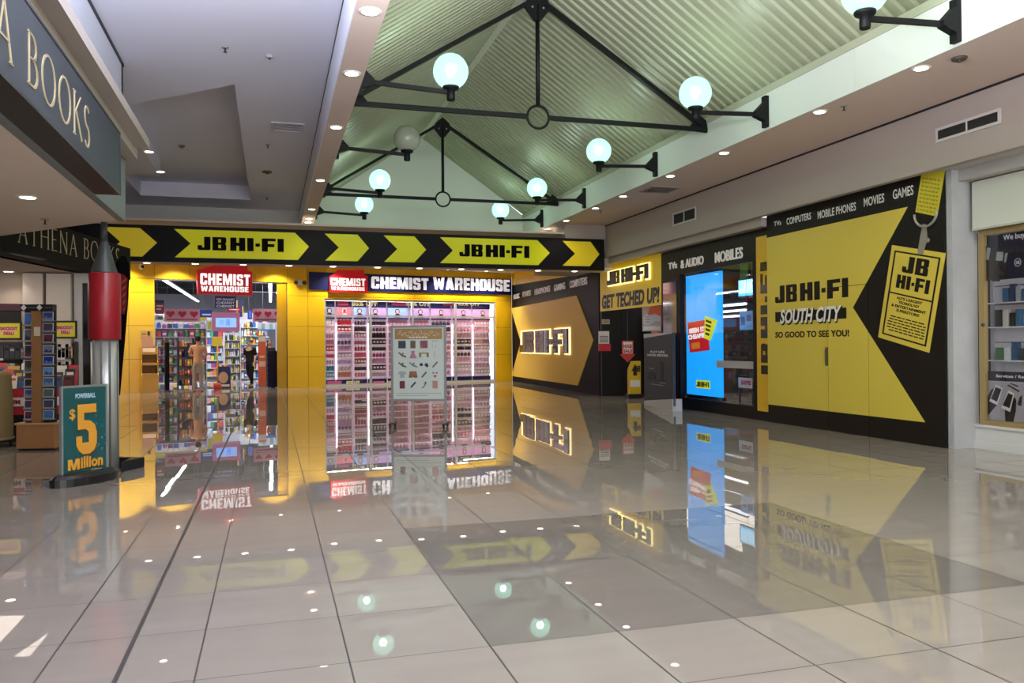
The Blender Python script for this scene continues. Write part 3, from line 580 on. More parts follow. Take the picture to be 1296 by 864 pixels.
arr = [part('arrow', MB().prism(SIGN, norm_arrow(p), 0, .012), LIMEW if i in (0, 5) else LIME, t) for i, p in enumerate(ar)]
for i, (x0, x1) in ((1, (250.2, 359.2)), (4, (581.2, 669.6))):
    u0 = SIGN.px(x0, 310)[0]; u1 = SIGN.px(x1, 312)[0]
    part('logo', logo_mb(SIGN, 'JB HI-FI', (u0, 3.60, u1, 3.90), .012, .012), mat('060506', .6, spec=.08), arr[i])
# ------------------------------------------------------------------ painted hoarding on the right
def band(fr, x0, x1, y0, y1):
    """rect in a frame from pixel columns x0..x1 and two (x, y) heights"""
    return (fr.px(x0, 430)[0], fr.px(*y0)[1], fr.px(x1, 430)[0], fr.px(*y1)[1])
HOF = WALL.off(.05); HB = mat('15100e', .55, spec=.25); HY = mat('d6c04a', .42); HW = mat('e2dfda', .5)
hu0, hu1 = -12.78, -8.752
t = thing('hoarding', 'tall black and yellow hoarding with double doors and a painted lanyard card', 'hoarding', (8.56, 10.8, 0))
d0, d1 = HOF.px(1048.5, 480)[0], HOF.px(1099.6, 480)[0]; dz = HOF.px(1073, 362)[1]
mb = MB()
for r in ((hu0, 0, d0-.004, 3.745), (d0+.004, 0, d1-.004, dz), (d1+.004, 0, hu1, 3.745), (d0-.004, dz+.008, d1+.004, 3.745)): mb.rect(HOF, *r, -.028, 0)
mb.rect(HOF, hu0+.03, .01, hu1-.03, 3.72, -.032, -.028); body = part('board', mb, HB, t)
poly = HOF.pxs([(974.5, 297.6), (1149, 261.6), (1079.6, 389), (1171, 534.2), (976.7, 513)]); poly[0] = (hu0+.002, poly[1][1]); poly[4] = (hu0+.002, poly[3][1])
zt, zb = poly[1][1], poly[3][1]
def clip_poly(x0, x1, z0=None, z1=None):
    """the yellow field cut to a leaf of the hoarding"""
    def cut(p, f):
        out = []
        for i in range(len(p)):
            a, b = p[i-1], p[i]; fa, fb = f(a), f(b)
            if (fa >= 0) != (fb >= 0): s = fa/(fa-fb); out.append((a[0]+(b[0]-a[0])*s, a[1]+(b[1]-a[1])*s))
            if fb >= 0: out.append(b)
        return out
    p = cut(cut(poly, lambda q: q[0]-x0), lambda q: x1-q[0])
    if z1 is not None: p = cut(p, lambda q: z1-q[1])
    if z0 is not None: p = cut(p, lambda q: q[1]-z0)
    return p
yf = MB()
for x0, x1, z0, z1 in ((hu0, d0-.004, None, None), (d0+.004, d1-.004, None, dz), (d0-.004, d1+.004, dz+.008, None)): yf.prism(HOF, clip_poly(x0, x1, z0, z1), 0, .003)
# the part right of the second seam is two separate horns of the notch
notch = poly[2]
pr = clip_poly(d1+.004, 99)
up_ = [q for q in pr if q[1] > notch[1]]; dn_ = [q for q in pr if q[1] <= notch[1]]
for q in (up_, dn_):
    if len(q) >= 3: yf.prism(HOF, q, 0, .003)
part('yellow_field', yf, HY, t)
for s, x0, x1, y0, y1 in (('TVs', 981, 990, (981, 286.2), (981, 280.2)), ('COMPUTERS', 997, 1028, (1012, 280.8), (1012, 272)), ('MOBILE PHONES', 1036.5, 1085, (1060, 271.5), (1060, 261.2)), ('MOVIES', 1095, 1121, (1108, 258.5), (1108, 247)), ('GAMES', 1132, 1158, (1145, 249), (1145, 236.5))):
    part('department_word', text_mb(HOF, s, band(HOF, x0, x1, y0, y1), .001, .002, .016), HW, t)
part('shop_logo', logo_mb(HOF, 'JB HI-FI', band(HOF, 981.8, 1074.4, (1074.4, 375.6), (1074.4, 351)), .0035, .003), HB, t)
r = band(HOF, 981.8, 1071.8, (1071.8, 402.8), (1071.8, 388.8)); part('town_bar', MB().rect(HOF, *r, .0035, .006), HB, t)
r = band(HOF, 988, 1066, (1030, 408), (1030, 388.6))
mb = MB(); text_mb(HOF, 'SOUTH CITY', (r[0]+.02, r[1]-.025, r[2]+.03, r[3]-.01), .0065, .002, .06, .25, mb=mb); part('town_shadow', mb, HB, t)
part('town_lettering', text_mb(HOF, 'SOUTH CITY', r, .009, .002, .03, .25), mat('efece8', .5), t)
part('greeting', text_mb(HOF, 'SO GOOD TO SEE YOU!', band(HOF, 981.7, 1075, (1075, 425.7), (1075, 417)), .0035, .003, .03), HB, t)
h = part('door_handle', MB().bar(HOF.P(d0-.02, 1.08, .03), HOF.P(d0-.02, 1.30, .03), .025, .02, (0, 1, 0)).rect(HOF, d0-.06, 1.04, d0+.0, 1.34, .003, .012), mat('6f6a5e', .35, metal=.7), t)
# lanyard and card, painted on the hoarding
lan = mat('cdbf2c', .5)
q = HOF.pxs([(1166.7, 219), (1197.3, 209.7), (1186.5, 273.9), (1158.8, 268.2)]); q = [(a, min(b, 3.74)) for a, b in q]
st = part('lanyard_strap', MB().prism(HOF, q, 0, .004), lan, t)
S = HOF.sub(q[3], q[2], q[0]); mb = MB(); random.seed(3)
for i in range(9):
    z = .06+i*.1; x = .08
    while x < .86:
        l = random.uniform(.05, .16); mb.rect(S, x, z, min(x+l, .9), z+.045, .0042, .0055); x += l+.04
part('strap_print', mb, mat('9c8f18', .5), st)
a, b = HOF.px(1158, 266), HOF.px(1187, 272); cx, cz = (a[0]+b[0])/2, (a[1]+b[1])/2; rx = (b[0]-a[0])/2
arc = [HOF.P(cx+rx*math.cos(R_(g)), cz+rx*.95*math.sin(R_(g)), .012) for g in range(180, 361, 15)]
part('lanyard_ring', MB().tube(arc, .018, 6), mat('b9b4ac', .35, metal=.6), t)
c1 = HOF.pxs([(1168.5, 283), (1172.5, 284), (1174.3, 302), (1168.5, 322), (1162, 320), (1165, 302)])
mb = MB().prism(HOF, c1, .001, .012); k = HOF.px(1174.5, 304); mb.lathe(HOF.P(k[0], k[1], .0), [(.035, 0), (.03, .015)], 12, HOF.n)
part('lanyard_clip', mb, mat('a8a39c', .35, metal=.6), t)
cq = HOF.pxs([(1111.7, 426.5), (1176.4, 446.3), (1129.3, 310), (1197.5, 321)])
bl, br, tl = Vector(cq[0]), Vector(cq[1]), Vector(cq[2]); CARD = HOF.sub(bl, br, tl)
cp = part('lanyard_card', MB().rect(CARD, 0, 0, 1, 1, 0, .006), HY, t)
fm = MB()
for r in ((.07, .05, .93, .066), (.07, .934, .93, .95), (.07, .066, .1, .934), (.9, .066, .93, .934), (.1, .5, .9, .515)): fm.rect(CARD, *r, .006, .008)
part('card_border', fm, HB, cp)
part('card_logo', logo_mb(CARD, 'JB', (.27, .74, .75, .91), .006, .003, mb=logo_mb(CARD, 'HI-FI', (.2, .57, .82, .71), .006, .003)), HB, cp)
mb = MB()
for i, s in enumerate(("NZ'S LARGEST", 'TECHNOLOGY', '& ENTERTAINMENT', 'SUPERSTORE!')):
    hw = (.24, .2, .33, .22)[i]; text_mb(CARD, s, (.5-hw, .452-i*.043, .5+hw, .482-i*.043), .006, .002, .03, mb=mb)
for i in range(6):
    z = .26-i*.03; x = .14+random.uniform(0, .05)
    while x < .84:
        l = random.uniform(.04, .11); mb.rect(CARD, x, z, min(x+l, .87), z+.012, .006, .0075); x += l+.018
part('card_text', mb, HB, cp)
# ------------------------------------------------------------------ TVs / mobiles header lettering, vertical logo strip
PX = WALL.off(.012)
t = thing('shop_lettering', 'white TVs & AUDIO and MOBILES letters on the black header above the shop window', 'lettering', (8.6, 14.8, 3.0))
for s, x0, x1, y0, y1 in (('TVs', 847.5, 858, (853, 340), (853, 331.5)), ('& AUDIO', 863, 891.7, (877, 337), (877, 326)), ('MOBILES', 906.5, 941.4, (924, 329.5), (924, 315.5))):
    part('lettering', text_mb(WALL, s, band(WALL, x0, x1, y0, y1), .001, .02, .014), mat('e4e0dc', .4, em=.12), t)
t = thing('logo_strip', 'narrow yellow strip with the shop logo running upward beside the hoarding', 'sign', (8.59, 13.0, .2))
s0 = WALL.px(958.6, 430)[0]
part('strip_panel', MB().rect(WALL, s0, .17, -12.785, 3.36, .002, .012), mat('dcae1e', .35, coat=.3), t)
VS = Fr(WALL.P(0, 0, 0), (0, 0, 1), (0, 1, 0), (-1, 0, 0)); va = WALL.px(966, 484.5)[1]; vb = WALL.px(966, 331.7)[1]
part('strip_logo', logo_mb(VS, 'JB HI-FI', (va, 12.70, vb, -WALL.px(964, 430)[0]), .012, .006), mat('14100f', .25, coat=.6), t)
# ------------------------------------------------------------------ entrance sign of the electronics shop
t = thing('entrance_sign', 'yellow sign with glowing black logo above GET TECHED UP! at the shop entrance', 'sign', (8.6, 18.9, 2.31))
e0, e1 = -20.66, -17.03
part('panel', MB().rect(WALL, e0, 2.31, e1, 3.50, -.06, .0), mat('d9b51f', .4, em=.12), t)
r = band(WALL, 771.8, 823.8, (823.8, 351.8), (823.8, 333))
g = part('glow', logo_mb(WALL, 'JB HI-FI', r, .012, .03, .028), mat('fff1a0', .4, em=1.6), t)
part('logo', logo_mb(WALL, 'JB HI-FI', r, .045, .03), mat('1c1712', .4), t)
r = band(WALL, 762.6, 835.4, (835, 383), (835, 362))
part('slogan_edge', text_mb(WALL, 'GET TECHED UP!', (r[0], r[1]-.02, r[2]+.01, r[3]+.01), .001, .004, .07, .12), mat('e8dfae', .5), t)
part('slogan', text_mb(WALL, 'GET TECHED UP!', r, .006, .006, .045, .12), mat('17100e', .5), t)
# ------------------------------------------------------------------ arrow wall with halo-lit logo
AZ = ARW.off(.0)
t = thing('arrow_sign', 'big yellow arrow panel with a halo-lit black logo on the dark wall', 'sign', tuple(ARW.P(5, .3)))
pa = AZ.pxs([(647.3, 388.5), (730.5, 373.9), (751.3, 431), (731.9, 487.6), (648, 477.2), (660, 433)])
zt, zb, zm = pa[1][1], pa[3][1], (pa[1][1]+pa[3][1])/2
pa = [(pa[0][0], zt), (pa[1][0], zt), (pa[2][0], zm), (pa[3][0], zb), (pa[4][0], zb), (pa[5][0], zm)]
part('arrow_panel', MB().prism(AZ, pa, .0, .03), mat('f2cc58', .5, spec=.2), t)
r = band(AZ, 661.8, 723, (723, 447), (723, 415.5))
part('glow', logo_mb(AZ, 'JB HI-FI', r, .031, .05, .04), mat('ffeab0', .4, em=1.3), t)
part('logo', logo_mb(AZ, 'JB HI-FI', r, .085, .05), mat('231b22', .2, coat=.6), t)
t = thing('wall_lettering', 'white music, fitness, headphones, gaming, computers words above the yellow arrow', 'lettering', tuple(ARW.P(5, 3)))
for s, x0, x1, y0, y1 in (('MUSIC', 650.7, 658.6, (655, 377.8), (655, 371.5)), ('FITNESS', 662, 672.5, (667, 374.8), (667, 368)), ('HEADPHONES', 677.5, 697, (687, 371), (687, 363.5)), ('GAMING', 702, 716, (709, 367), (709, 358.5)), ('COMPUTERS', 722, 744, (733, 362), (733, 352.5))):
    part('lettering', text_mb(ARW, s, band(ARW, x0, x1, y0, y1), .001, .015, .012), mat('d8d2d0', .4, em=.15), t)
# ------------------------------------------------------------------ things about the shop entrance
def board(name, label, cat, fr, r, c, dep=.012, group=None):
    a, b = fr.P((r[0]+r[2])/2, r[1]), 0
    t = thing(name, label, cat, tuple(a), group); part('backing', MB().rect(fr, *r, .001, dep), mat(c, .5), t); return t
def tidy(fr, pts):
    q = fr.pxs(pts); return (min(p[0] for p in q), min(p[1] for p in q), max(p[0] for p in q), max(p[1] for p in q))
RC = Fr((0, 20.72, 0), (1, 0, 0))
r = tidy(RC, [(761.5, 404), (771.5, 410)]); t = board('wall_plate', 'small cream plate on the dark entrance wall above the notice', 'plate', RC, r, 'a89a78')
part('lettering', MB().rect(RC, r[0]+.02, r[1]+.04, r[2]-.02, r[1]+.055, .012, .014).rect(RC, r[0]+.03, r[1]+.08, r[2]-.03, r[1]+.095, .012, .014), mat('54483a', .5), t)
r = tidy(RC, [(757.3, 419), (771, 444)]); t = board('notice', 'white and red notice on the dark entrance wall', 'notice', RC, r, 'cfc6c0')
part('red_panel', MB().rect(RC, r[0], r[1], r[2]+.04, r[1]+.2, .012, .016), mat('b3202c', .5), t)
mb = MB()
for i in range(4): mb.rect(RC, r[0]+.03, r[1]+.24+i*.05, r[2]-.03, r[1]+.262+i*.05, .012, .015)
part('print', mb, mat('3a3030', .5), t)
NE = Fr((0, 19.6, 0), (1, 0, 0))
def at_y(y): return Fr((0, y, 0), (1, 0, 0))
f = at_y(19.9); r = tidy(f, [(787, 431), (801.5, 448)]); t = thing('arrow_poster', 'red and white down-pointing arrow poster hanging by the shop entrance', 'poster', f.P((r[0]+r[2])/2, r[1]-.2))
am = (r[0]+r[2])/2; w_ = (r[2]-r[0])/2
part('arrow', MB().prism(f, [(r[0], r[1]), (r[0]-.06, r[1]), (am, r[1]-.22), (r[2]+.06, r[1]), (r[2], r[1]), (r[2], r[3]), (r[0], r[3])], 0, .012), mat('b8322e', .5), t)
part('arrow_face', MB().rect(f, r[0]+.03, r[1]+.02, r[2]-.03, r[3]-.03, .012, .016), mat('d9d2cc', .5), t)
part('lettering', text_mb(f, 'HUGE', (r[0]+.04, r[1]+.16, r[2]-.04, r[1]+.26), .016, .003, .05, mb=text_mb(f, 'SALE', (r[0]+.04, r[1]+.04, r[2]-.04, r[1]+.13), .016, .003, .05)), mat('a62a2a', .5), t)
part('cord', MB().tube([f.P(am, r[3]), f.P(am, 2.3)], .004, 4), mat('777270', .5), t)
f = at_y(19.5); r = tidy(f, [(796, 457), (811.5, 501.5)]); c0 = f.P((r[0]+r[2])/2, 0)
t = thing('security_pedestal', 'yellow entrance pedestal with a black up arrow behind the console display', 'pedestal', c0)
part('column', MB().prism(f, [(r[0], 0), (r[2], 0), (r[2], r[3]), (r[0]+.1, r[3]), (r[0], r[3]-.22)], -.12, 0), mat('cfa91c', .4), t, bevel=.01)
part('base', MB().rect(f, r[0]-.03, 0, r[2]+.03, .12, -.16, .03), mat('1a1614', .4), t)
am = (r[0]+r[2])/2
part('up_arrow', MB().prism(f, [(am-.1, .72), (am, .9), (am+.1, .72), (am+.05, .72), (am+.05, .6), (am-.05, .6), (am-.05, .72)], .001, .006), mat('14100c', .5), t)
part('label', MB().rect(f, r[0]+.03, .3, r[2]-.03, .48, .001, .004), mat('d8d3c0', .5), t)
part('logo', logo_mb(f, 'JB', (am-.03, r[3]-.28, r[2]-.02, r[3]-.12), .001, .004), mat('14100c', .5), t)
# console display stand in front of the window
pl, pr = floor_at(815.5, 511.6), floor_at(851.7, 520.6); DF = Fr(pl, pr-pl); L_ = (pr-pl).length; DZ = DF.px(836, 421.4)[1]
t = thing('display_stand', 'dark grey double-sided console advertising stand before the shop window', 'advertising stand', (pl+pr)/2)
part('panel', MB().rect(DF, 0, .10, L_, DZ, -.07, 0), mat('3f444d', .6, spec=.2), t, bevel=.008)
part('plinth', MB().prism(DF, [(0, 0), (L_, 0), (L_, .26), (0, .09)], -.2, .004), mat('b9bcc0', .4), t)
part('top_strip', MB().prism(DF, [(0, DZ), (0, DZ-.10), (L_, DZ-.02), (L_, DZ)], .0, .004), mat('a9adb4', .4), t)
mb = text_mb(DF, 'PLAY LIKE', (L_*.25, DZ*.735, L_*.75, DZ*.765), .001, .003, .02); text_mb(DF, 'NEVER BEFORE', (L_*.14, DZ*.69, L_*.86, DZ*.72), .001, .003, .02, mb=mb)
part('lettering', mb, mat('d6d8dc', .4), t)
part('console_picture', MB().prism(DF, [(L_*.62, .62), (L_*.70, .62), (L_*.72, 1.02), (L_*.60, 1.02)], .001, .006).rect(DF, L_*.56, .60, L_*.77, .62, .001, .006), mat('050608', .5, spec=.2), t)
part('controller_picture', MB().prism(DF, [(L_*.16, .62), (L_*.2, .62), (L_*.25, .68), (L_*.35, .68), (L_*.4, .62), (L_*.44, .62), (L_*.41, .76), (L_*.33, .78), (L_*.27, .78), (L_*.19, .76)], .001, .006), mat('050608', .5, spec=.2), t)
mb = MB()
for i, (a, b, z) in enumerate(((.2, .36, .85), (.58, .78, .56), (.3, .7, .5))): mb.rect(DF, L_*a, z, L_*b, z+.015, .001, .003)
part('small_print', mb, mat('8d9096', .4), t)
# fist poster hanging behind the sign
f = at_y(18.2); r = tidy(f, [(813, 387), (837, 419)]); t = thing('hanging_poster', 'hanging poster of a fist and orange burst inside the shop entrance', 'poster', f.P((r[0]+r[2])/2, r[1]))
part('backing', MB().rect(f, *r, -.01, 0), mat('b9aba6', .5), t); W_, H_ = r[2]-r[0], r[3]-r[1]; X = lambda a, b: (r[0]+W_*a, r[1]+H_*b)
part('burst', MB().prism(f, [X(.25, .62), X(.4, .95), X(.6, 1), X(1, .98), X(1, .55), X(.7, .7)], .001, .004), mat('e46a3c', .5), t)
part('fist', MB().prism(f, [X(.02, .35), X(.05, .55), X(.2, .68), X(.42, .62), X(.62, .66), X(.95, .6), X(.95, .4), X(.6, .38), X(.35, .26), X(.12, .26)], .004, .01), mat('cdc6cc', .5), t)
part('finger_lines', MB().rect(f, *X(.1, .45), *X(.4, .47), .01, .012).rect(f, *X(.12, .55), *X(.38, .57), .01, .012).rect(f, *X(.14, .36), *X(.38, .38), .01, .012), mat('6b6470', .5), t)
part('caption', MB().rect(f, *X(.05, .05), *X(.95, .2), .001, .004), mat('d7d4d6', .5), t)
part('rod', MB().tube([f.P(r[0], r[3]+.01), f.P(r[2], r[3]+.01)], .012, 6), mat('3a3636', .4), t)
# stock seen through the entrance
random.seed(11)
cols = ['c23a2a', 'd96a2a', 'cfc7bd', '3b5fa8', 'e0b52a', '23202a', 'a8322a', '6e6a70']
def shelf_unit(name, label, cat, fr, a0, a1, z0, z1, n, dep, c='3a3638', back='24211f', shelf_c=None):
    t = thing(name, label, cat, fr.P((a0+a1)/2, 0, -dep/2))
    part('back_panel', MB().rect(fr, a0, z0, a1, z1, -dep, -dep+.02), mat(back, .6), t)
    for a in (a0, a1-.03): part('upright', MB().rect(fr, a, 0, a+.03, z1, -dep, 0), mat(c, .5), t)
    zs = [z0+(z1-z0)*i/n for i in range(n)]
    for z in zs: part('shelf', MB().rect(fr, a0+.03, z, a1-.03, z+.02, -dep+.02, 0), mat(shelf_c or c, .5), t)
    return t, zs
f = at_y(20.4); q0, q1 = f.px(803, 430)[0], f.px(817, 430)[0]
t, zs = shelf_unit('shelving_unit', 'dark shelving unit stocked with boxed goods inside the shop entrance', 'shelves', f, 9.96, 11.1, .25, 2.25, 6, .28)
for i, z in enumerate(zs):
    x = 10.02; k = 0
    while x < 10.98 and k < 5:
        wd = random.uniform(.12, .2); hh = random.uniform(.18, .28); k += 1
        if x+wd > 11.05: break
        c = random.choice(cols)
        s = solo('game_box', MB().rect(f, x, z+.021, x+wd, z+.021+hh, -.2, -.03), mat(c, .4), 'boxed goods '+ORDN[k-1]+' from the left on the '+ORDN[i]+' shelf up inside the shop entrance', 'box', 'boxed goods inside the shop entrance')
        x += wd+.015
# ------------------------------------------------------------------ shop window contents
GW = WALL.off(-.10)
b4 = GW.pxs([(868, 354), (911.5, 347), (912.8, 503), (869, 501)]); a0, a1 = b4[0][0], b4[1][0]; z0, z1 = .30, 2.88
t = thing('video_wall', 'tall bright blue video wall standing inside the shop window', 'screen', GW.P((a0+a1)/2, z0, -.06))
BLU = mat('1a9cf2', .4, em=1.0)
aw = (a1-a0)/3
for i in range(3): part('screen_panel', MB().rect(GW, a0+aw*i+.003, z0+.02, a0+aw*(i+1)-.003, z1, -.06, 0), BLU, t)
part('stand', MB().rect(GW, a0, z0-.055, a1, z0+.02, -.12, -.0), mat('101018', .4), t)
p_ = GW.pxs([(871, 408), (894.5, 404.5), (898.5, 443), (874, 446)])
sg = part('red_ticket', MB().prism(GW, p_, .001, .02), mat('c71f2b', .4, em=.5), t)
SQ = GW.sub(p_[3], p_[2], p_[0])
part('lettering', text_mb(SQ, 'CHEAPER!', (-.02, .42, .98, .58), .02, .004, .06, mb=text_mb(SQ, 'SEEN IT', (.06, .62, .86, .78), .02, .004, .06)), mat('eceef2', .4, em=.7), sg)
part('strap_line', MB().rect(SQ, .12, .1, .55, .3, .02, .024), mat('e08a2a', .4, em=.4), sg)
p_ = GW.pxs([(894, 400), (909, 405.5), (900.5, 431), (893, 428)])
tg = part('yellow_tag', MB().prism(GW, p_, .024, .036), mat('d8dc2c', .4, em=.5), t); SQ = GW.sub(p_[3], p_[2], p_[0])
mb = MB()
for i in range(4): mb.rect(SQ, .2, .2+i*.19, .85+.1*i, .2+i*.19+.1, .036, .039)
part('tag_print', mb, mat('2a2a12', .4), tg)
p_ = GW.pxs([(881.5, 483.5), (898.5, 482), (898.5, 490.5), (881.5, 490.5)]); r = (p_[0][0], p_[3][1], p_[1][0], p_[1][1])
lg = part('logo_label', MB().rect(GW, *r, .001, .01), mat('d8dc2c', .4, em=.6), t); part('logo', logo_mb(GW, 'JB HI-FI', (r[0]+.02, r[1]+.03, r[2]-.02, r[3]-.03), .01, .004), mat('12120a', .4), lg)
struct('window_2_film', MB().box(8.650, 8.654, WY0, -WALL.px(903.8, 460)[0], WALL.px(953, 467)[1], WALL.px(953, 457.4)[1]), mat('b4aeb2', .5))
IN = WALL.off(-.75)
p_ = IN.pxs([(934.5, 355), (954, 351), (954, 374.5), (935, 375)]); r = (p_[0][0], p_[3][1], p_[1][0]+.1, p_[0][1])
t = thing('wall_screen', 'bright cyan screen glowing high in the right of the shop window', 'screen', IN.P((r[0]+r[2])/2, r[1], -.05))
part('casing', MB().rect(IN, r[0]-.02, r[1]-.02, r[2]+.02, r[3]+.02, -.07, -.003), mat('15151a', .4), t)
part('screen', MB().rect(IN, *r, -.003, 0), mat('53c8ee', .4, em=1.3), t)
mb = MB(); random.seed(4)
for i in range(5):
    x = r[0]+.04
    while x < r[2]-.1: l = random.uniform(.03, .1); z = r[1]+.05+i*(r[3]-r[1]-.06)/5; mb.rect(IN, x, z, x+l, z+.05, 0, .003); x += l+.03
part('picture', mb, mat('d8f4fb', .4, em=1.4), t); part('mount', MB().bar(IN.P((r[0]+r[2])/2, r[3], -.05), IN.P((r[0]+r[2])/2, 3.48, -.05), .04, .04, (0, 1, 0)), mat('2a2a30', .4), t)
struct('wall_shop_bulkhead', MB().rect(IN, -15.1, 2.62, -12.8, 3.2, -.3, -.1), mat('cfa12a', .5))
for i, (xa, ya, yb) in enumerate(((914, 387, 383.5), (914, 394.5, 391), (914, 401, 398))):
    f = WALL.off(-1.2-.9*i); a = f.px(xa, ya); b = f.px(944, yb)
    tt = thing('tube_light', ('upper', 'middle', 'lower')[i]+' white tube light in the ceiling seen through the shop window', 'ceiling light', f.P(a[0], a[1]+.03), 'tube lights inside the shop window')
    part('tube', MB().bar(f.P(a[0], a[1]), f.P(b[0], a[1]), .05, .05), mat('f4f6ff', .4, em=2.2), tt); part('casing', MB().bar(f.P(a[0], a[1]+.045), f.P(b[0], a[1]+.045), .07, .035), mat('55555c', .5), tt)
SH = WALL.off(-.95)
t, zs = shelf_unit('magazine_rack', 'black rack of boxed goods behind the right part of the shop window', 'rack', SH, -14.15, -12.85, .75, 2.3, 4, .3, '201d20', '151316')
random.seed(21); cc = ['b9b2b4', 'a83238', '2f4a86', '8c8488', 'd4cfcf', '39343a', 'c4a06a']
for i, z in enumerate(zs):
    x = -14.1
    for k in range(7):
        wd = random.uniform(.12, .17); hh = random.uniform(.2, .32)
        if x+wd > -12.9: break
        bx = solo('media_box', MB().rect(SH, x, z+.021, x+wd, z+.021+hh, -.16, -.02), mat(random.choice(cc), .4), 'media box '+ORDN[k]+' from the left on the '+ORDN[i]+' rack shelf up in the shop window', 'box', 'media boxes in the shop window'); x += wd+.012
p_ = IN.pxs([(936.5, 394), (953, 391), (953, 417), (938, 414)]); r = (p_[0][0], p_[2][1], p_[1][0], p_[0][1])
t = thing('white_poster', 'white poster with grey figures hung in the right of the shop window', 'poster', IN.P((r[0]+r[2])/2, r[1])); part('backing', MB().rect(IN, *r, 0, .01), mat('cfc8c8', .5), t)
part('print', MB().rect(IN, r[0]+.05, r[1]+.1, r[0]+.2, r[3]-.12, .01, .013).rect(IN, r[0]+.26, r[1]+.18, r[2]-.06, r[3]-.08, .01, .013), mat('8e8286', .5), t)
part('cord', MB().tube([IN.P((r[0]+r[2])/2, r[3]), IN.P((r[0]+r[2])/2, 2.7)], .004, 4), mat('777270', .5), t)
f = WALL.off(-.4); p_ = f.pxs([(935, 479.5), (952.5, 478.5), (952.5, 491.5), (935, 491.5)]); r = (p_[0][0], p_[2][1], p_[1][0], p_[1][1])
t = thing('sale_card', 'white card with red 50% print low in the shop window', 'sign', f.P((r[0]+r[2])/2, 0)); part('card', MB().rect(f, *r, 0, .01), mat('ddd2d2', .5), t)
part('lettering', text_mb(f, '50%', (r[0]+.1, r[1]+.06, r[2]-.04, r[3]-.05), .01, .004, .05), mat('c03340', .5), t); part('easel_leg', MB().rect(f, r[0], 0, r[0]+.03, r[1]+.01, -.03, 0).rect(f, r[2]-.03, 0, r[2], r[1]+.01, -.03, 0).rect(f, r[0], r[1]-.02, r[2], r[1]+.01, -.03, 0), mat('2a2628', .5), t)
# ------------------------------------------------------------------ phone repair shop window
BLF = Fr((8.86, 0, 0), (0, -1, 0)); NAV = mat('14162e', .35)
t = thing('roller_blind', 'cream roller blind pulled part way down over the phone shop window', 'blind', (8.87, 6, 2.83))
part('fabric', MB().rect(BLF, -8.60, 2.885, -3.0, 3.50, -.012, 0), mat('d3d6c9', .7), t); part('bottom_bar', MB().rect(BLF, -8.60, 2.86, -3.0, 2.885, -.02, .008), mat('b8b8aa', .5), t)
part('roller', MB().tube([BLF.P(-8.60, 3.49, -.03), BLF.P(-3.0, 3.49, -.03)], .03, 10), mat('a9a99c', .5), t)
PW = Fr((8.95, 0, 0), (0, -1, 0)); PI_ = Fr((8.985, 0, 0), (0, -1, 0))
t = thing('window_poster', 'navy poster reading We buy & sell with phone outlines at the window top', 'poster', PI_.P(-8, 2.15))
zt = PI_.px(1244, 356)[1]
part('backing', MB().rect(PI_, -8.49, zt, -6.2, 2.78, -.004, .004), NAV, t)
r = tidy(PI_, [(1270, 306.5), (1272, 297)]); part('lettering', text_mb(PI_, 'We buy & sell', (r[0], r[1], r[0]+.55, r[3]), .004, .003, .01), mat('d2d0d8', .5), t)
p_ = PI_.pxs([(1247, 311), (1281, 316), (1268, 358), (1245, 356)]); ph = part('phone_outline', MB().prism(PI_, [(a, max(b, zt+.005)) for a, b in p_], .004, .007), mat('2a2222', .4), t)
for pts in ([(1262.5, 318.5), (1270.5, 319), (1269.5, 330), (1261, 329.5)], [(1250, 313), (1254.5, 314), (1252, 329), (1247.5, 328)], [(1273, 320), (1276, 320), (1273.5, 332), (1271.5, 332)], [(1245.5, 336), (1249, 336), (1246.5, 355), (1243.8, 355)]):
    part('icon', MB().prism(PI_, PI_.pxs(pts), .007, .01), mat('8f979e', .5), ph)
part('screen_outline', MB().prism(PI_, PI_.pxs([(1260, 335), (1271, 336), (1266, 356), (1256, 356)]), .007, .009), mat('17121a', .4), ph)
q = PI_.px(1288.5, 332); rg = [PI_.P(q[0]+.045*math.cos(R_(g)), q[1]+.05*math.sin(R_(g)), .006) for g in range(0, 361, 24)]
part('badge', MB().tube(rg, .004, 5, False), mat('b7b7c2', .5), t); part('badge_text', text_mb(PI_, '5%', (q[0]-.028, q[1]-.02, q[0]+.028, q[1]+.02), .004, .002, .02), mat('c9c9d2', .5), t)
t = thing('service_poster', 'Services / Repairs poster of gloved hands holding two phones at the window foot', 'poster', PI_.P(-8, .39))
zh = PI_.px(1244, 469)[1]; zk = PI_.px(1244, 481)[1]
part('picture_ground', MB().rect(PI_, -8.49, .387, -6.2, zk, -.004, .003), mat('9a97a2', .5), t); part('title_band', MB().rect(PI_, -8.49, zk, -6.2, zh, -.004, .004), NAV, t)
r = tidy(PI_, [(1261, 479.5), (1290, 472)]); part('lettering', text_mb(PI_, 'Services / Repairs', (r[0], zk+.035, r[0]+.56, zh-.04), .004, .003, .015), mat('d5d4da', .5), t)
gl = mat('1c171c', .6)
part('gloved_hand', MB().prism(PI_, PI_.pxs([(1244.5, 518), (1247, 508), (1255, 493), (1258, 491), (1257, 503), (1262, 512), (1252, 524), (1244.8, 527)]), .003, .006), gl, t)
part('gloved_hand', MB().prism(PI_, PI_.pxs([(1273, 533), (1272, 519), (1280, 512), (1284, 502), (1286.5, 506), (1286, 520), (1283, 533.5)]), .003, .006), gl, t)
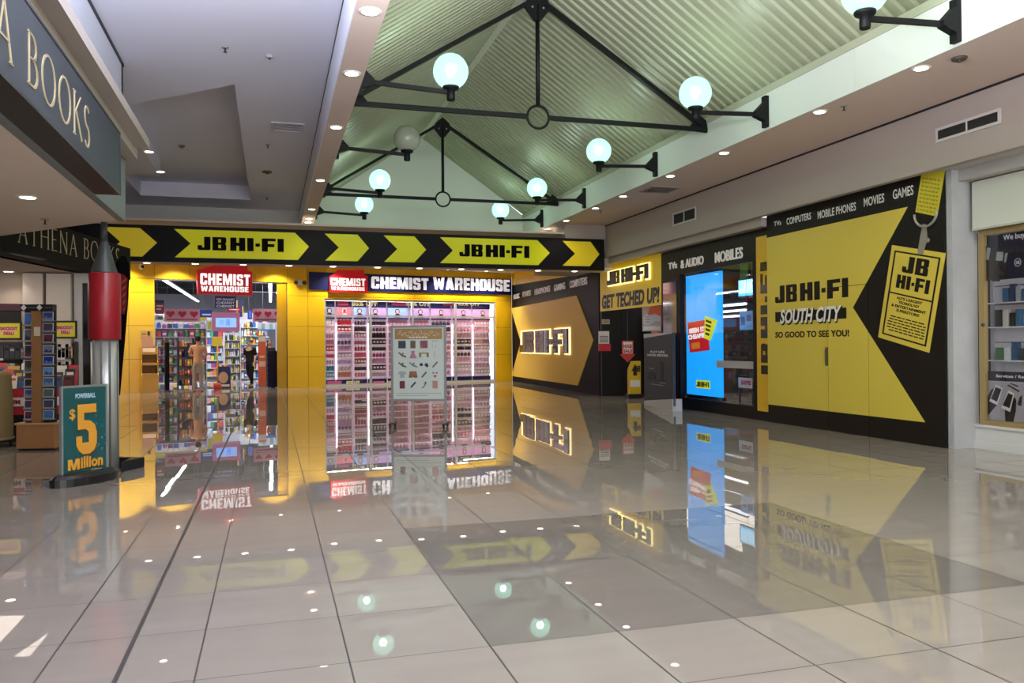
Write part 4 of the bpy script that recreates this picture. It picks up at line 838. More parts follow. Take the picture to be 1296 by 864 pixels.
for pts in ([(1261, 486.5), (1270, 491), (1263, 512.5), (1253, 507.5)], [(1277, 494), (1284.5, 498), (1279, 521), (1268, 516)]):
    p = part('held_phone', MB().prism(PI_, PI_.pxs(pts), .007, .011), mat('cfccd2', .4), t); cx = sum(a for a, b in pts)/4; cy = sum(b for a, b in pts)/4
    part('phone_screen', MB().prism(PI_, PI_.pxs([(cx+(a-cx)*.78, cy-.8+(b-cy)*.72) for a, b in pts]), .011, .013), mat('15131a', .3), p)
for pts in ([(1275, 487.5), (1277, 486.5), (1291, 494.5), (1289.5, 496)], [(1278, 485), (1280, 484.5), (1289, 488), (1288, 489.5)], [(1288, 512), (1291, 502), (1294, 500), (1293, 514)]): part('tool_picture', MB().prism(PI_, PI_.pxs(pts), .003, .006), mat('2b2730', .5), t)
# slatwall of phone accessories inside
SW = Fr((9.75, 0, 0), (0, -1, 0))
t = thing('slatwall', 'white slatwall display with glass shelves inside the phone shop window', 'display wall', SW.P(-8, .1))
sw0 = SW.px(1256, 440)[0]; sh0 = SW.px(1262, 440)[0]
part('panel', MB().rect(SW, sw0, .1, -5, 2.9, -.03, 0), mat('e6e6ea', .5), t)
for i in range(9): part('groove', MB().rect(SW, sw0, .35+i*.26, -5, .362+i*.26, .0, .003), mat('77757c', .6), t)
part('upright', MB().rect(SW, sw0, .1, sw0+.05, 2.9, .0, .03), mat('b9b9be', .4), t)
shz = [SW.px(1262, y)[1] for y in (384, 414, 455)]
for z in shz: part('shelf', MB().rect(SW, sh0, z-.015, -6, z, .003, .26), mat('e3e6ea', .2), t)
random.seed(9); pc = ['2d6a94', '23486e', 'b7bcc4', '2c2a30', 'a5242c', 'd7d5d2', '4c7f5a', '1f1d22', 'd9dadc']
for i, z in enumerate(shz):
    x = sh0+(.22 if i == 0 else .1); k = 0
    while x < sh0+1.3 and k < 12:
        wd = random.uniform(.07, .12); hh = random.uniform(.16, .26); c = pc[(k*2+i*3) % 9] if i else pc[k % 3]
        b = solo('phone_case_pack', MB().rect(SW, x, z+.001, x+wd, z+hh, .08, .14), mat(c, .35), 'phone accessory pack '+ORDN[k]+' from the left on the '+('top', 'middle', 'bottom')[i]+' glass shelf of the phone shop', 'accessory pack', 'phone accessories in the shop window', bevel=.004)
        x += wd+.02; k += 1
lk = thing('door_lock', 'round metal lock on the timber window frame of the phone shop', 'lock', (8.92, 8.535, 1.62)); q = PW.px(1246, 411)
part('rose', MB().lathe((8.931, -q[0], q[1]), [(.03, 0), (.026, .012)], 14, (-1, 0, 0)), mat('6b675f', .3, metal=.8), lk); part('cylinder', MB().lathe((8.919, -q[0], q[1]), [(.012, 0), (.012, .008)], 10, (-1, 0, 0)), mat('26231f', .4, metal=.6), lk)
# ------------------------------------------------------------------ chemist signs on the yellow front
REDS = mat('bd0f20', .4, em=.28); NAVY = mat('10164a', .35, em=.1); WHT = mat('f4f4f6', .4, em=.75)
def hang(c): return FAC.off(c)
F1 = hang(.02)
t = thing('shop_fascia_sign', 'navy CHEMIST WAREHOUSE sign above the product window with a red logo', 'sign', FAC.P(10, 3.4))
n0, n1 = F1.px(391, 350)[0], 14.36
part('panel', MB().rect(F1, n0, 3.40, n1, 4.02, -.02, .03), NAVY, t)
F2 = hang(.055)
q = F2.pxs([(416, 351), (427, 342), (460, 342), (460, 348), (464.7, 349.4), (464.7, 370), (416.7, 369.4)]); zb = 3.33
lp = part('logo_panel', MB().prism(F2, [(a, max(b, zb)) if i < 5 else (a, zb) for i, (a, b) in enumerate(q)], 0, .06), REDS, t)
FL_ = hang(.117)
def b2(fr, x0, x1, y0, y1, xm=None): return band(fr, x0, x1, (xm or (x0+x1)/2, y0), (xm or (x0+x1)/2, y1))
part('logo_lettering', block_mb(FL_, 'CHEMIST', b2(FL_, 419, 463, 361.6, 352), .0, .004, .1, mb=block_mb(FL_, 'WAREHOUSE', b2(FL_, 419.5, 462, 367.3, 363), .0, .004, .1)), WHT, lp)
part('lettering', block_mb(F2, 'CHEMIST', b2(F2, 470.3, 542.5, 366, 351), .0, .02, .1, mb=block_mb(F2, 'WAREHOUSE', b2(F2, 548.6, 645.3, 367.4, 352.4), .0, .02, .1)), mat('e9e9f2', .4, em=.55), t)
HF = hang(.62)
q = HF.pxs([(249, 341.6), (272.6, 335), (313, 335.9), (313.5, 342.3), (318.9, 344.2), (319.7, 374), (251, 371.7)])
t = thing('hanging_sign', 'red house-shaped CHEMIST WAREHOUSE sign jutting out over the entrance', 'sign', HF.P(q[6][0]+.8, q[6][1]))
part('box', MB().prism(HF, q, -.28, 0), mat('a50f1c', .4), t); part('face', MB().prism(HF, [(a, b) for a, b in q], 0, .008), REDS, t)
part('lettering', block_mb(HF, 'CHEMIST', b2(HF, 253.8, 316.8, 361, 346.6), .009, .006, .1, mb=block_mb(HF, 'WAREHOUSE', b2(HF, 254.5, 314.8, 369, 362.3), .009, .006, .1)), mat('f8f4f6', .4, em=.95), t)
part('bracket', MB().bar(HF.P(q[6][0]+.3, 3.75, -.28), HF.P(q[6][0]+.3, 3.75, -.60), .06, .06).bar(HF.P(q[6][0]+1.4, 3.75, -.28), HF.P(q[6][0]+1.4, 3.75, -.60), .06, .06), mat('8d8f92', .4, metal=.6), t)
H2 = inside(.35); r = tidy(H2, [(272, 374.6), (298.8, 390)])
t = thing('slogan_sign', "small navy New Zealand's cheapest chemist sign hung under the red sign", 'sign', H2.P((r[0]+r[2])/2, r[1]))
part('panel', MB().rect(H2, *r, -.04, 0), NAVY, t); hgt = r[3]-r[1]
mb = MB()
for i, s in enumerate(("NEW ZEALAND'S", 'CHEAPEST', 'CHEMIST')): text_mb(H2, s, (r[0]+.05, r[3]-hgt*(.36+.29*i), r[2]-.05, r[3]-hgt*(.16+.29*i)), .001, .004, .0, mb=mb)
part('lettering', mb, mat('c7cbe6', .4, em=.3), t); part('hanger', MB().tube([H2.P((r[0]+r[2])/2, r[3], -.02), H2.P((r[0]+r[2])/2, 3.62, -.02)], .008, 5), mat('888a90', .4), t)
# ------------------------------------------------------------------ the product window
AL_ = mat('c9ccd0', .3, metal=.3)
mb = MB(); pe = [411.5, 469.8, 523, 577.5, 627.3]; pu = [FAC.px(x, 430)[0] for x in pe]
for u in pu: mb.rect(FAC, u-.035, WNZ0, u+.035, WNZ1, -.12, -.02)
for z in (WNZ0, 2.51, WNZ1-.03): mb.rect(FAC, pu[0], z-.03, pu[-1], z+.03, -.12, -.03)
struct('window_1', mb, AL_)
struct('window_1_pane', MB().rect(FAC, pu[0], WNZ0, pu[-1], WNZ1, -.078, -.074), GLASS)
struct('window_1_sill', MB().rect(FAC, pu[0], 0, pu[-1], WNZ0, -.6, -.02), mat('d8d8dc', .4))
SHF = inside(.42); be = [411.5, 429, 451, 469.8, 495, 523, 550, 577.5, 603.5, 627.3]; bu = [FAC.px(x, 430)[0] for x in be]
BAYN = ['leftmost', 'second', 'third', 'fourth', 'fifth', 'sixth', 'seventh', 'eighth', 'rightmost']
bay_rows = {
 0: ['d8c0c8', 'e8b0c0', 'e6a0b4', 'e088a2', 'd84a68', 'd03c5a', 'c8aab8', '4a96b4', '62a8bc'],
 1: ['a81c30', 'b02038', 'b498c4', '7c5892', 'c898c0', 'd0b0d4', 'bc98c8', 'd8bcb4', 'd88c78'],
 2: ['34222e', '3a2030', 'c88aa6', 'c87086', 'b83e52', 'd05c70', '9c5a50', '432a3a', 'd88080'],
 3: ['2e1a2c', '5a2c46', '221828', '221828', '281a34', 'a02468', 'c088b0', '3a2234', 'c8a8c0'],
 4: ['c890a8']*9, 5: ['d0a0b8']*9,
 6: ['302032', '382032', 'd890a4', 'c88094', 'c85c58', 'd898a4', 'd0a8c0', 'c888a4', 'b888b0'],
 7: ['d8a0bc', 'd888a4', 'c898b0', '221a22', '281a22', '382838', 'd8a8c8', 'c8b0d0', 'd8c0d8'],
 8: ['e098b4', 'd890ac', 'd8a0bc', 'c898b4', 'c8a0c0', 'd0a8c8', 'd0b0d0', 'c0a0c0', 'b8a8c8']}
CNAME = lambda h: (lambda r, g, b: 'black' if r+g+b < 190 else 'teal' if b > r+30 else 'red' if r > 150 and g < 80 else 'brown' if r > 130 and b < 110 and g < 110 else 'purple' if r < 150 and b > 120 else 'pink' if r > g+25 else 'pale')(int(h[:2], 16), int(h[2:4], 16), int(h[4:6], 16))
_pm = {}
def pack_mesh(kind, c, wd, hh, dp):
    key = (kind, c, wd, hh, dp)
    if key in _pm: return _pm[key]
    fr = Fr((0, 0, 0), FAC.u); mb = MB()
    if kind == 0: mb.rect(fr, -wd/2, 0, wd/2, hh, -dp/2, dp/2); mb.cur = 1; mb.rect(fr, -wd*.36, hh*.3, wd*.36, hh*.68, dp/2, dp/2+.002)
    elif kind == 1: mb.rect(fr, -wd/2, 0, wd/2, hh*.66, -dp/2, dp/2); mb.cur = 1; mb.rect(fr, -wd*.24, hh*.66, wd*.24, hh, -dp*.24, dp*.24)
    elif kind == 2: mb.lathe((0, 0, 0), [(wd*.45, 0), (wd*.46, hh*.6), (wd*.2, hh*.76)], 8); mb.cur = 1; mb.lathe((0, 0, hh*.76), [(wd*.22, 0), (wd*.2, hh*.24)], 8)
    else: mb.prism(fr, [(-wd/2, 0), (wd/2, 0), (wd*.4, hh*.8), (wd*.15, hh), (-wd*.15, hh), (-wd*.4, hh*.8)], -dp/2, dp/2)
    me = mb.mesh('pack', [mat(c, .35), mat('ece4ea' if CNAME(c) in ('black', 'red', 'purple', 'brown') else 'f4f0f2', .35)], (0, 0, 0)); _pm[key] = me; return me
def pack(name, kind, c, wd, hh, dp, p, label, cat, group):
    o = bpy.data.objects.new(name, pack_mesh(kind, c, wd, hh, dp)); COL.objects.link(o); o.location = p; return tag(o, label, cat, group)
zr = [2.19-.235*i for i in range(9)]          # shelf heights, top row first
BACKLIT = mat('e8cfe0', .5, em=.3); STRIP = mat('fdf6ff', .4, em=2.2)
random.seed(5); stuffmb = MB(); smats = []
for b in range(9):
    a0, a1 = bu[b]+.03, bu[b+1]-.03
    t = thing('window_display_bay', BAYN[b]+' bay of pink cosmetics shelving from the left in the chemist window', 'display unit', SHF.P((a0+a1)/2, .05, -.1), 'display bays in the chemist window')
    part('back_panel', MB().rect(SHF, a0, .05, a1, 3.05, -.24, -.22), BACKLIT, t)
    part('header_band', MB().rect(SHF, a0, 2.84, a1, 3.05, -.05, .0), NAVY, t)
    part('footer_band', MB().rect(SHF, a0, .06, a1, .22, -.05, .02), NAVY, t)
    part('light_strip', MB().rect(SHF, a0-.025, .24, a0+.02, 2.25, -.02, .01), STRIP if b in (0, 1, 3, 7, 8) else BACKLIT, t)
    for z in zr: part('shelf', MB().rect(SHF, a0+.02, z-.022, a1, z, -.22, .05), mat('f3eef3', .3), t)
    part('category_strip', MB().rect(SHF, a0+.02, 2.40, a1, 2.46, -.03, .03), mat('1c2350', .4), t)
    pics = random.sample(['9db8ee', 'd79cc6', 'a9b6e6', 'bf9cd6', '86a6e6', 'd0aed8'], 2)
    for k, (z0, z1) in enumerate(((2.56, 2.82), (2.47, 2.545))[:1]):
        pp = part('portrait_panel', MB().rect(SHF, a0+.03, 2.475, a1-.02, 2.83, -.04, -.02), mat({1: 'd8727c', 0: '8c93a8'}.get(b, pics[0]), .4, em=.35), t)
        cx = (a0+a1)/2+random.uniform(-.08, .08); dk = random.choice(['2a2433', '3c2a3a', '4a3550', '30405e'])
        if b == 1: dk = 'efd6da'
        part('portrait', MB().prism(SHF, [(cx-.12, 2.48), (cx+.12, 2.48), (cx+.1, 2.58), (cx+.05, 2.62), (cx+.09, 2.68), (cx+.07, 2.77), (cx, 2.80), (cx-.08, 2.77), (cx-.09, 2.67), (cx-.05, 2.61), (cx-.1, 2.57)], -.02, -.012), mat(dk, .5), pp)
        part('face', MB().prism(SHF, [(cx-.045, 2.63), (cx+.045, 2.63), (cx+.06, 2.70), (cx+.04, 2.76), (cx-.04, 2.76), (cx-.06, 2.70)], -.012, -.008), mat('e6bfae' if b != 1 else 'b83a4c', .5), pp)
    n = 4 if a1-a0 < .62 else 5
    for i, c in enumerate(bay_rows[b]):
        for k in range(n):
            wd = (a1-a0-.06)/n; x = a0+.04+wd*(k+.5); kind = (b*3+i) % 4; hh = .185 if i % 2 else .2
            c2 = c if (k+i) % 3 else {'34222e': '5c3c50'}.get(c, c)
            if b in (4, 5):
                stuffmb.rect(SHF, x-wd*.42, zr[i]+.0005, x+wd*.42, zr[i]+hh, -.12, -.02); continue
            pack('cosmetic_pack', kind, c2, round(wd*.93, 3), hh, .09, SHF.P(x, zr[i]+.0005, -.03),
                 '%s cosmetic pack %s from left, %s shelf down, %s bay of the chemist window' % (CNAME(c2), ORDN[k], ORDN[i], BAYN[b]), 'cosmetics', 'cosmetics in the chemist window')
tag(solo('cosmetic_packs', stuffmb, mat('cf98b0', .4), 'rows of pink cosmetics on the shelves hidden behind the free-standing notice board', 'cosmetics'), 'rows of pink cosmetics on the shelves hidden behind the free-standing notice board', 'cosmetics', None, 'stuff')
BF = SHF.off(.025); HBF = SHF.off(.002)
lt = thing('discount_lettering', "gold 85% OFF lettering along the top band of the chemist window", 'lettering', SHF.P(3.5, 2.9, .01)); lb = thing('discount_lettering', "white and gold 85% OFF lettering along the bottom band of the chemist window", 'lettering', SHF.P(3.5, .1, .03))
GOLD = mat('d9cf8a', .4, em=.35)
for x0, x1 in ((446, 478), (514, 545), (580, 608)): part('percentage', text_mb(HBF, '85% OFF', b2(HBF, x0, x1, 387, 381.2), .0, .004, .04), GOLD, lt)
for x0, x1 in ((428, 441), (496, 514), (561, 575)): part('red_tag', MB().rect(HBF, *b2(HBF, x0, x1, 386.5, 381), 0, .004), mat('b02c48', .4, em=.2), lt)
for x0, x1 in ((438, 455), (489, 505), (597, 610)): part('percentage', text_mb(BF, '85% OFF', b2(BF, x0, x1, 485.6, 481.8), .0, .004, .04), GOLD, lb)
for x0, x1 in ((414, 432), (472, 486), (580, 594)): part('pink_tag', MB().rect(BF, *b2(BF, x0, x1, 486, 482), 0, .004), mat('c05a86', .4, em=.2), lb)
struct('wall_window_rear', MB().rect(SHF, pu[0]-.05, 0, pu[-1]+.05, 3.3, -.30, -.25), mat('d8d2da', .6))
# lamps of the window display itself
for k in range(4):
    p = SHF.P((pu[k]+pu[k+1])/2, 3.04, .30); l = bpy.data.lights.new('window_lamp', 'AREA'); l.shape = 'RECTANGLE'; l.size = 1.5; l.size_y = .08; l.energy = 30; l.color = (1, .93, .99)
    o = bpy.data.objects.new('window_lamp', l); COL.objects.link(o); o.location = p; o.rotation_euler = (R_(-14), 0, _a)
# ------------------------------------------------------------------ fittings on the yellow front
q = FAC.px(179, 337); t = thing('security_camera', 'white dome security camera high on the yellow pillar left of the entrance', 'camera', FAC.P(q[0], q[1]-.1))
part('mount', MB().lathe(FAC.P(q[0], q[1], 0), [(.1, 0), (.1, .03), (.08, .05)], 16, FAC.n), mat('e4e2de', .4), t); part('housing', MB().ball(FAC.P(q[0], q[1], .1), .1, 16), mat('e4e2de', .3), t); part('lens', MB().lathe(FAC.P(q[0]+.02, q[1]-.02, .15), [(.055, 0), (.05, .055), (.03, .07)], 14, FAC.n), mat('1d1c20', .2), t)
r = tidy(FAC, [(373.5, 354.5), (384, 361)]); t = thing('emergency_light', 'small white twin-spot emergency light on the yellow pillar right of the entrance', 'emergency light', FAC.P((r[0]+r[2])/2, r[1]))
part('body', MB().rect(FAC, r[0]+.03, r[1], r[2]-.03, r[3], 0, .09), mat('d7d3cc', .4), t, bevel=.01)
for u in (r[0], r[2]): part('spot', MB().lathe(FAC.P(u, (r[1]+r[3])/2, .03), [(.03, 0), (.07, .07), (.075, .09)], 12, FAC.n), mat('3a3730', .4), t)
r = tidy(FAC, [(178, 417.5), (191, 426)]); t = thing('wall_plate', 'small cream call-point plate on the yellow pillar above the brochure stand', 'plate', FAC.P((r[0]+r[2])/2, r[1])); part('backing', MB().rect(FAC, *r, 0, .015), mat('d3b06a', .5), t)
part('dark_symbols', MB().rect(FAC, r[2]-.1, r[1]+.04, r[2]-.03, r[3]-.04, .015, .018).rect(FAC, r[0]+.03, r[1]+.08, r[2]-.15, r[1]+.1, .015, .018), mat('4f3517', .5), t)
# yellow brochure stand
SB = FAC.off(.25); r = tidy(SB, [(178.5, 440), (200, 497)]); a0, a1 = r[0], r[2]; zt = 1.45
t = thing('brochure_stand', 'yellow brochure stand with a printed header left of the chemist entrance', 'stand', SB.P((a0+a1)/2, 0, -.1)); YB = mat('e0a91a', .35)
S2 = Fr(SB.P(a1, 0, -.22), FAC.n, (0, 0, 1))
side = [(0, 0), (.42, 0), (.42, .55), (.36, .62), (.36, .95), (.28, 1.02), (.22, 1.3), (.14, zt), (0, zt)]
for u in (a0, a1-.02): part('side_panel', MB().prism(Fr(SB.P(u, 0, -.22), FAC.n, (0, 0, 1)), side, -.02, 0), YB, t)
part('front_panel', MB().rect(SB, a0+.02, .0, a1-.02, .53, .16, .19), YB, t); part('back_panel', MB().rect(SB, a0+.02, 0, a1-.02, zt, -.22, -.20), mat('8d6812', .5), t)
for z, d in ((.53, .18), (.86, .12), (1.2, .02)): part('tray', MB().rect(SB, a0+.02, z, a1-.02, z+.02, -.2, d).rect(SB, a0+.02, z, a1-.02, z+.09, d-.015, d), YB, t)
rr = tidy(SB, [(179, 434), (194, 446)]); part('header_card', MB().rect(SB, a0+.03, zt-.02, a1-.12, zt+.3, -.2, -.18), mat('d6a48a', .5), t, 'pink printed header card')
random.seed(2)
for z, nm in ((.55, 'lowest'), (.88, 'middle'), (1.22, 'top')):
    tt = solo('brochure_pack', MB().prism(Fr(SB.P(a0+.05, z+.001, -.12 if z > 1 else -.05), FAC.u, Vector((0, 0, 1))*.93-FAC.n*.36), [(0, 0), (a1-a0-.1, 0), (a1-a0-.1, .2), (0, .2)], 0, .02), mat('cfb7a4' if z > 1 else '8f6d52', .5), 'stack of brochures on the '+nm+' tray of the yellow stand', 'brochures', 'brochures in the yellow stand')
# ------------------------------------------------------------------ inside the chemist
t0_ = Fr((0, 0, 3.9), (1, 0, 0), (0, 1, 0)); q1 = t0_.px(207, 354); q2 = t0_.px(342, 361)
TUBE = mat('f4f6ff', .4, em=4.5)
for i, (x, y0, y1) in enumerate(((q1[0], q1[1], 47), (q2[0], 31.5, 47))):
    t = thing('strip_light', ('long diagonal-looking', 'right-hand', 'left-hand', 'rear right')[i]+' white strip light on the ceiling inside the chemist', 'ceiling light', (x, (y0+y1)/2, 3.88), 'strip lights inside the chemist')
    part('tube', MB().box(x-.055, x+.055, y0, y1, 3.88, 3.92), TUBE, t); part('casing', MB().box(x-.08, x+.08, y0, y1, 3.92, 3.97), mat('d0d2d8', .5), t)
    l = bpy.data.lights.new('strip_beam', 'AREA'); l.shape = 'RECTANGLE'; l.size = .1; l.size_y = 12; l.energy = 420; l.color = (.95, .96, 1); o = bpy.data.objects.new('strip_beam', l); COL.objects.link(o); o.parent = t; o.location = (0, -2 if i < 2 else 0, -.02)
for i_, (w_, h) in enumerate(((1.25, .12), (3.5, .16), (6.0, .2), (11.5, .25), (16, .3))):
    t = thing('cable_tray', 'dark cable tray '+ORDN[i_]+' from the front across the chemist ceiling', 'cable tray', inside(w_).P(2.2, 4.12, -.17), 'cable trays under the chemist ceiling')
    part('tray', MB().rect(inside(w_), -.8, 4.14, 5.0, 4.14+h, -.35, 0), mat('26272b', .6), t); part('hangers', MB().rect(inside(w_), .1, 4.14+h, .13, 4.62, -.2, -.17), mat('55565c', .5), t); part('hangers', MB().rect(inside(w_), 4.1, 4.14+h, 4.13, 4.62, -.2, -.17), mat('55565c', .5), t)
for u_, r_, nm in ((.4, .05, 'left'), (2.85, .04, 'right')):
    t = thing('duct', 'grey pipe running back along the '+nm+' of the chemist ceiling', 'pipe', FAC.P(u_, 4.5, -6)); part('pipe', MB().tube([FAC.P(u_, 4.56, -.6), FAC.P(u_, 4.56, -19)], r_, 12), mat('9a9ca4', .4, metal=.5), t)
PC = ['c94a4a', '3a64b4', 'e4e4ea', 'd6c23a', '4a9a6a', 'a84a90', 'e08a3a', '2a2e52', 'd8a0b4', 'b8c8d8']
def stocked(label, wd_, px0, px1, z0, z1, n, cols, gname, per=8, name='shelving_unit', yellow=False, c='d6d8de', seed=1, dep=.3):
    f = inside(wd_); a0, a1 = f.px(px0, 450)[0], f.px(px1, 450)[0]; random.seed(seed)
    t, zs = shelf_unit(name, label, 'shelves', f, a0, a1, z0, z1, n, dep, c, 'c2c4cc')
    if yellow: part('price_rail', MB().rect(f, a0, z1-.02, a1, z1+.1, -.02, .01), mat('d9d03a', .4), t)
    hh = (z1-z0)/n
    for i, z in enumerate(zs):
        x = a0+.05; k = 0
        while x < a1-.1 and k < per:
            wd = (a1-a0-.1)/per; h = hh*random.uniform(.55, .82)
            pack('retail_pack', random.randrange(4), random.choice(cols), round(wd*.85, 3), round(h, 2), .14, f.P(x+wd/2, z+.021, -dep/2+.02), gname+' '+ORDN[k]+' from the left, '+ORDN[i]+' shelf up', 'packaged goods', gname+' items'); x += wd; k += 1
    return t
stocked('long white shelving with a yellow top rail along the left of the chemist', 4.2, 196, 262, .15, 2.45, 7, PC, 'chemist goods on the yellow-railed shelving,', 9, yellow=True, seed=3)
stocked('white shelving of bottles below the pink screen inside the chemist', 5.2, 284, 305, .1, 2.0, 6, ['e4e4ea', 'c8d0c0', 'd6c23a', '3a5a3a', 'e4e4ea'], 'chemist bottles on the centre shelving,', 7, seed=6)
stocked('tall shelving behind the woman in black inside the chemist', 7.5, 304, 333, .1, 2.6, 7, PC, 'chemist goods on the tall rear shelving,', 7, seed=8)
stocked('narrow shelving at the right edge of the chemist entrance', 3.2, 351, 363, .1, 2.3, 8, ['2a2a34', 'e4e4ea', '5a5a6a', 'c94a4a'], 'chemist goods on the right edge shelving,', 4, seed=9)
stocked('red and navy promotion stand left of the man in the salmon shirt', 1.6, 225, 246, .12, 1.75, 5, ['c8442a', '1c2450', '1c2450', 'e0b52a', 'e0782a'], 'chemist promotion packs left of the man,', 5, 'promotion_stand', c='23284a', seed=12)
# banners with hearts
def hearts(label, wd_, x0, x1, n):
    f = inside(wd_); r = tidy(f, [(x0, 390.5), (x1, 407)]); t = thing('heart_banner', label, 'banner', f.P((r[0]+r[2])/2, r[1]), 'heart banners inside the chemist'); part('cloth', MB().rect(f, *r, -.01, 0), mat('f0b6ca', .6), t)
    w_ = (r[2]-r[0])/n
    for i in range(n):
        cx = r[0]+w_*(i+.5); cz = r[1]+(r[3]-r[1])*.6; s = min(w_*.36, (r[3]-r[1])*.33); pts = []
        for g in range(0, 360, 20):
            a = R_(g); pts.append((cx+s*math.sin(a)**3, cz+s*(.81*math.cos(a)-.31*math.cos(2*a)-.125*math.cos(3*a)-.06*math.cos(4*a))))
        part('heart', MB().prism(f, pts, .001, .008), mat('cf3450', .5), t)
    part('caption', MB().rect(f, r[0]+.08, r[1]+.05, r[2]-.08, r[1]+.1, .001, .004), mat('b9667f', .5), t); part('cords', MB().tube([f.P(r[0]+.1, r[3]), f.P(r[0]+.1, 4.61)], .006, 4).tube([f.P(r[2]-.1, r[3]), f.P(r[2]-.1, 4.61)], .006, 4), mat('9a9aa0', .5), t)
hearts('pink banner with red hearts hung left of the pink screen', 3.4, 208, 253, 3); hearts('pink banner with red hearts hung at the right side of the chemist', 2.6, 320, 358, 3)
def flat(name, label, cat, wd_, rect, c, extra=(), em=0, frame=None, hang_=True):
    f = inside(wd_); r = tidy(f, [(rect[0], rect[1]), (rect[2], rect[3])]); t = thing(name, label, cat, f.P((r[0]+r[2])/2, r[1])); part('panel', MB().rect(f, *r, -.03, 0), mat(c, .4, em=em), t)
    for nm, q, cc, e in extra:
        k = tidy(f, [(q[0], q[1]), (q[2], q[3])]); part(nm, MB().rect(f, *k, .001, .012), mat(cc, .4, em=e), t)
    if hang_: part('cord', MB().tube([f.P(r[0]*.75+r[2]*.25, r[3]-.01, -.015), f.P(r[0]*.75+r[2]*.25, 4.6, -.015)], .007, 4), mat('8a8c92', .5), t)
    return t
flat('pink_screen', 'pink-framed screen glowing pale blue above the chemist floor', 'screen', 2.4, (268, 395, 303.6, 419), 'd487b4', [('display', (273, 402, 299, 414), '86b4f4', 1.1), ('picture', (278, 405, 283, 411), '4a74d8', .8), ('picture', (286, 404, 291, 412), '3a5cc4', .8)], em=.25)
flat('hanging_sign', 'red and navy hanging panel at the left of the chemist entrance', 'sign', 1.8, (196.5, 380, 207.5, 397), 'b42c3c', [('navy_top', (196.5, 379.5, 207.5, 383.5), '1d2458', 0), ('white_line', (198, 386, 206, 388), 'e2dadf', .1), ('white_line', (198, 390, 204, 392), 'e2dadf', .1)])
flat('hanging_sign', 'blue hanging panel between the heart banner and the pink screen', 'sign', 4.6, (252, 392, 269, 401.5), '23408c', [('white_line', (256, 397, 267, 399), 'b9c6e6', .1)])
flat('hanging_sign', 'white hanging panel with blue print above the left shelving', 'sign', 3.0, (196.5, 399, 206, 405), 'd4def0', [('blue_print', (200, 401, 206, 403.5), '3c6ac0', .1)])
flat('frame_sign', 'yellow-edged navy frame sign behind the slogan sign', 'sign', 5.0, (299, 380, 308, 401), '1e2a6a', [('yellow_edge', (299, 380, 301, 401), 'd8ae2a', 0), ('yellow_edge', (306.5, 387, 308, 401), 'd8ae2a', 0)])
flat('frame_sign', 'narrow navy hanging sign right of the yellow-edged frame', 'sign', 5.6, (313.5, 392, 319, 404), '1b2c7a', [('pale_line', (315, 394, 317.5, 402), '4a5ca8', 0)])
flat('hanging_sign', 'red hanging panel just under the slogan sign', 'sign', 4.0, (287, 389, 304.5, 394), 'b3303c', [('white_line', (290, 391, 302, 392.3), 'e4d4d8', .1)])
flat('bottle_poster', 'white poster with green bottles left of the pink screen', 'poster', 4.8, (237, 405, 268, 418), 'c9d0da', [('bottle', (243, 407, 248, 415), '5fae8a', 0), ('bottle', (254, 407, 259, 415), '5fae8a', 0), ('bottle', (263, 407, 267, 416), 'b9b83a', 0)])
flat('bottle_poster', 'white poster with pale bottles under the right heart banner', 'poster', 4.0, (326, 408, 353, 418), 'c3cbd6', [('bottle', (331, 409.5, 335, 416.5), '7fae9a', 0), ('bottle', (341, 409.5, 345, 416.5), '7fae9a', 0), ('blue_band', (327, 416.5, 352, 418), '3a66c0', 0)])
# security post, stanchion sign, banner stand, baskets, bin
f = FAC.off(.08); r = tidy(f, [(209.3, 433), (214.7, 496)]); t = thing('security_gate', 'black slim security gate post at the left of the chemist entrance', 'security gate', f.P((r[0]+r[2])/2, 0)); part('post', MB().rect(f, r[0], .06, r[2], r[3], -.3, 0), mat('08080a', .6, spec=.2), t, bevel=.02); part('base', MB().rect(f, r[0]-.03, 0, r[2]+.03, .06, -.34, .04), mat('1d1d20', .4), t)
f = inside(.5); r = tidy(f, [(268, 426), (281, 438)]); k = f.px(275.5, 490); t = thing('sign_post', 'yellow sign on a thin pole with a red base right of the man', 'sign', f.P(k[0], 0)); part('pole', MB().tube([f.P(k[0], .05), f.P(k[0], r[1]+.02)], .022, 8), mat('c9a23a', .4), t); part('sign_card', MB().rect(f, *r, -.02, .0), mat('dcc43a', .4), t); part('base', MB().lathe(f.P(k[0], 0), [(.13, 0), (.13, .1), (.125, .2), (.04, .22)], 14), mat('b8402c', .4), t)
f = inside(.35); r = tidy(f, [(326.8, 424), (337, 491)]); t = thing('banner_stand', 'tall orange banner stand with a white top inside the chemist entrance', 'banner stand', f.P((r[0]+r[2])/2, 0)); part('banner', MB().rect(f, r[0], .05, r[2], r[3], -.02, 0), mat('d2603a', .5), t); part('foot', MB().rect(f, r[0]-.04, 0, r[2]+.04, .05, -.16, .12), mat('a9aab0', .4), t)
part('white_header', MB().rect(f, r[0]+.01, r[3]-.22, r[2]-.01, r[3]-.04, .001, .005), mat('d9d0d2', .5), t); part('pale_print', MB().rect(f, r[0]+.03, .75, r[2]-.03, .93, .001, .005), mat('e6c0b0', .5), t); part('pale_print', MB().rect(f, r[0]+.04, 1.05, r[2]-.05, 1.12, .001, .005), mat('e6c0b0', .5), t)
f = inside(.5); r = tidy(f, [(338, 443), (352.5, 490)]); t = thing('basket_stack', 'tall stack of navy shopping baskets right of the orange banner', 'basket stack', f.P((r[0]+r[2])/2, 0, -.2))
nb = 14
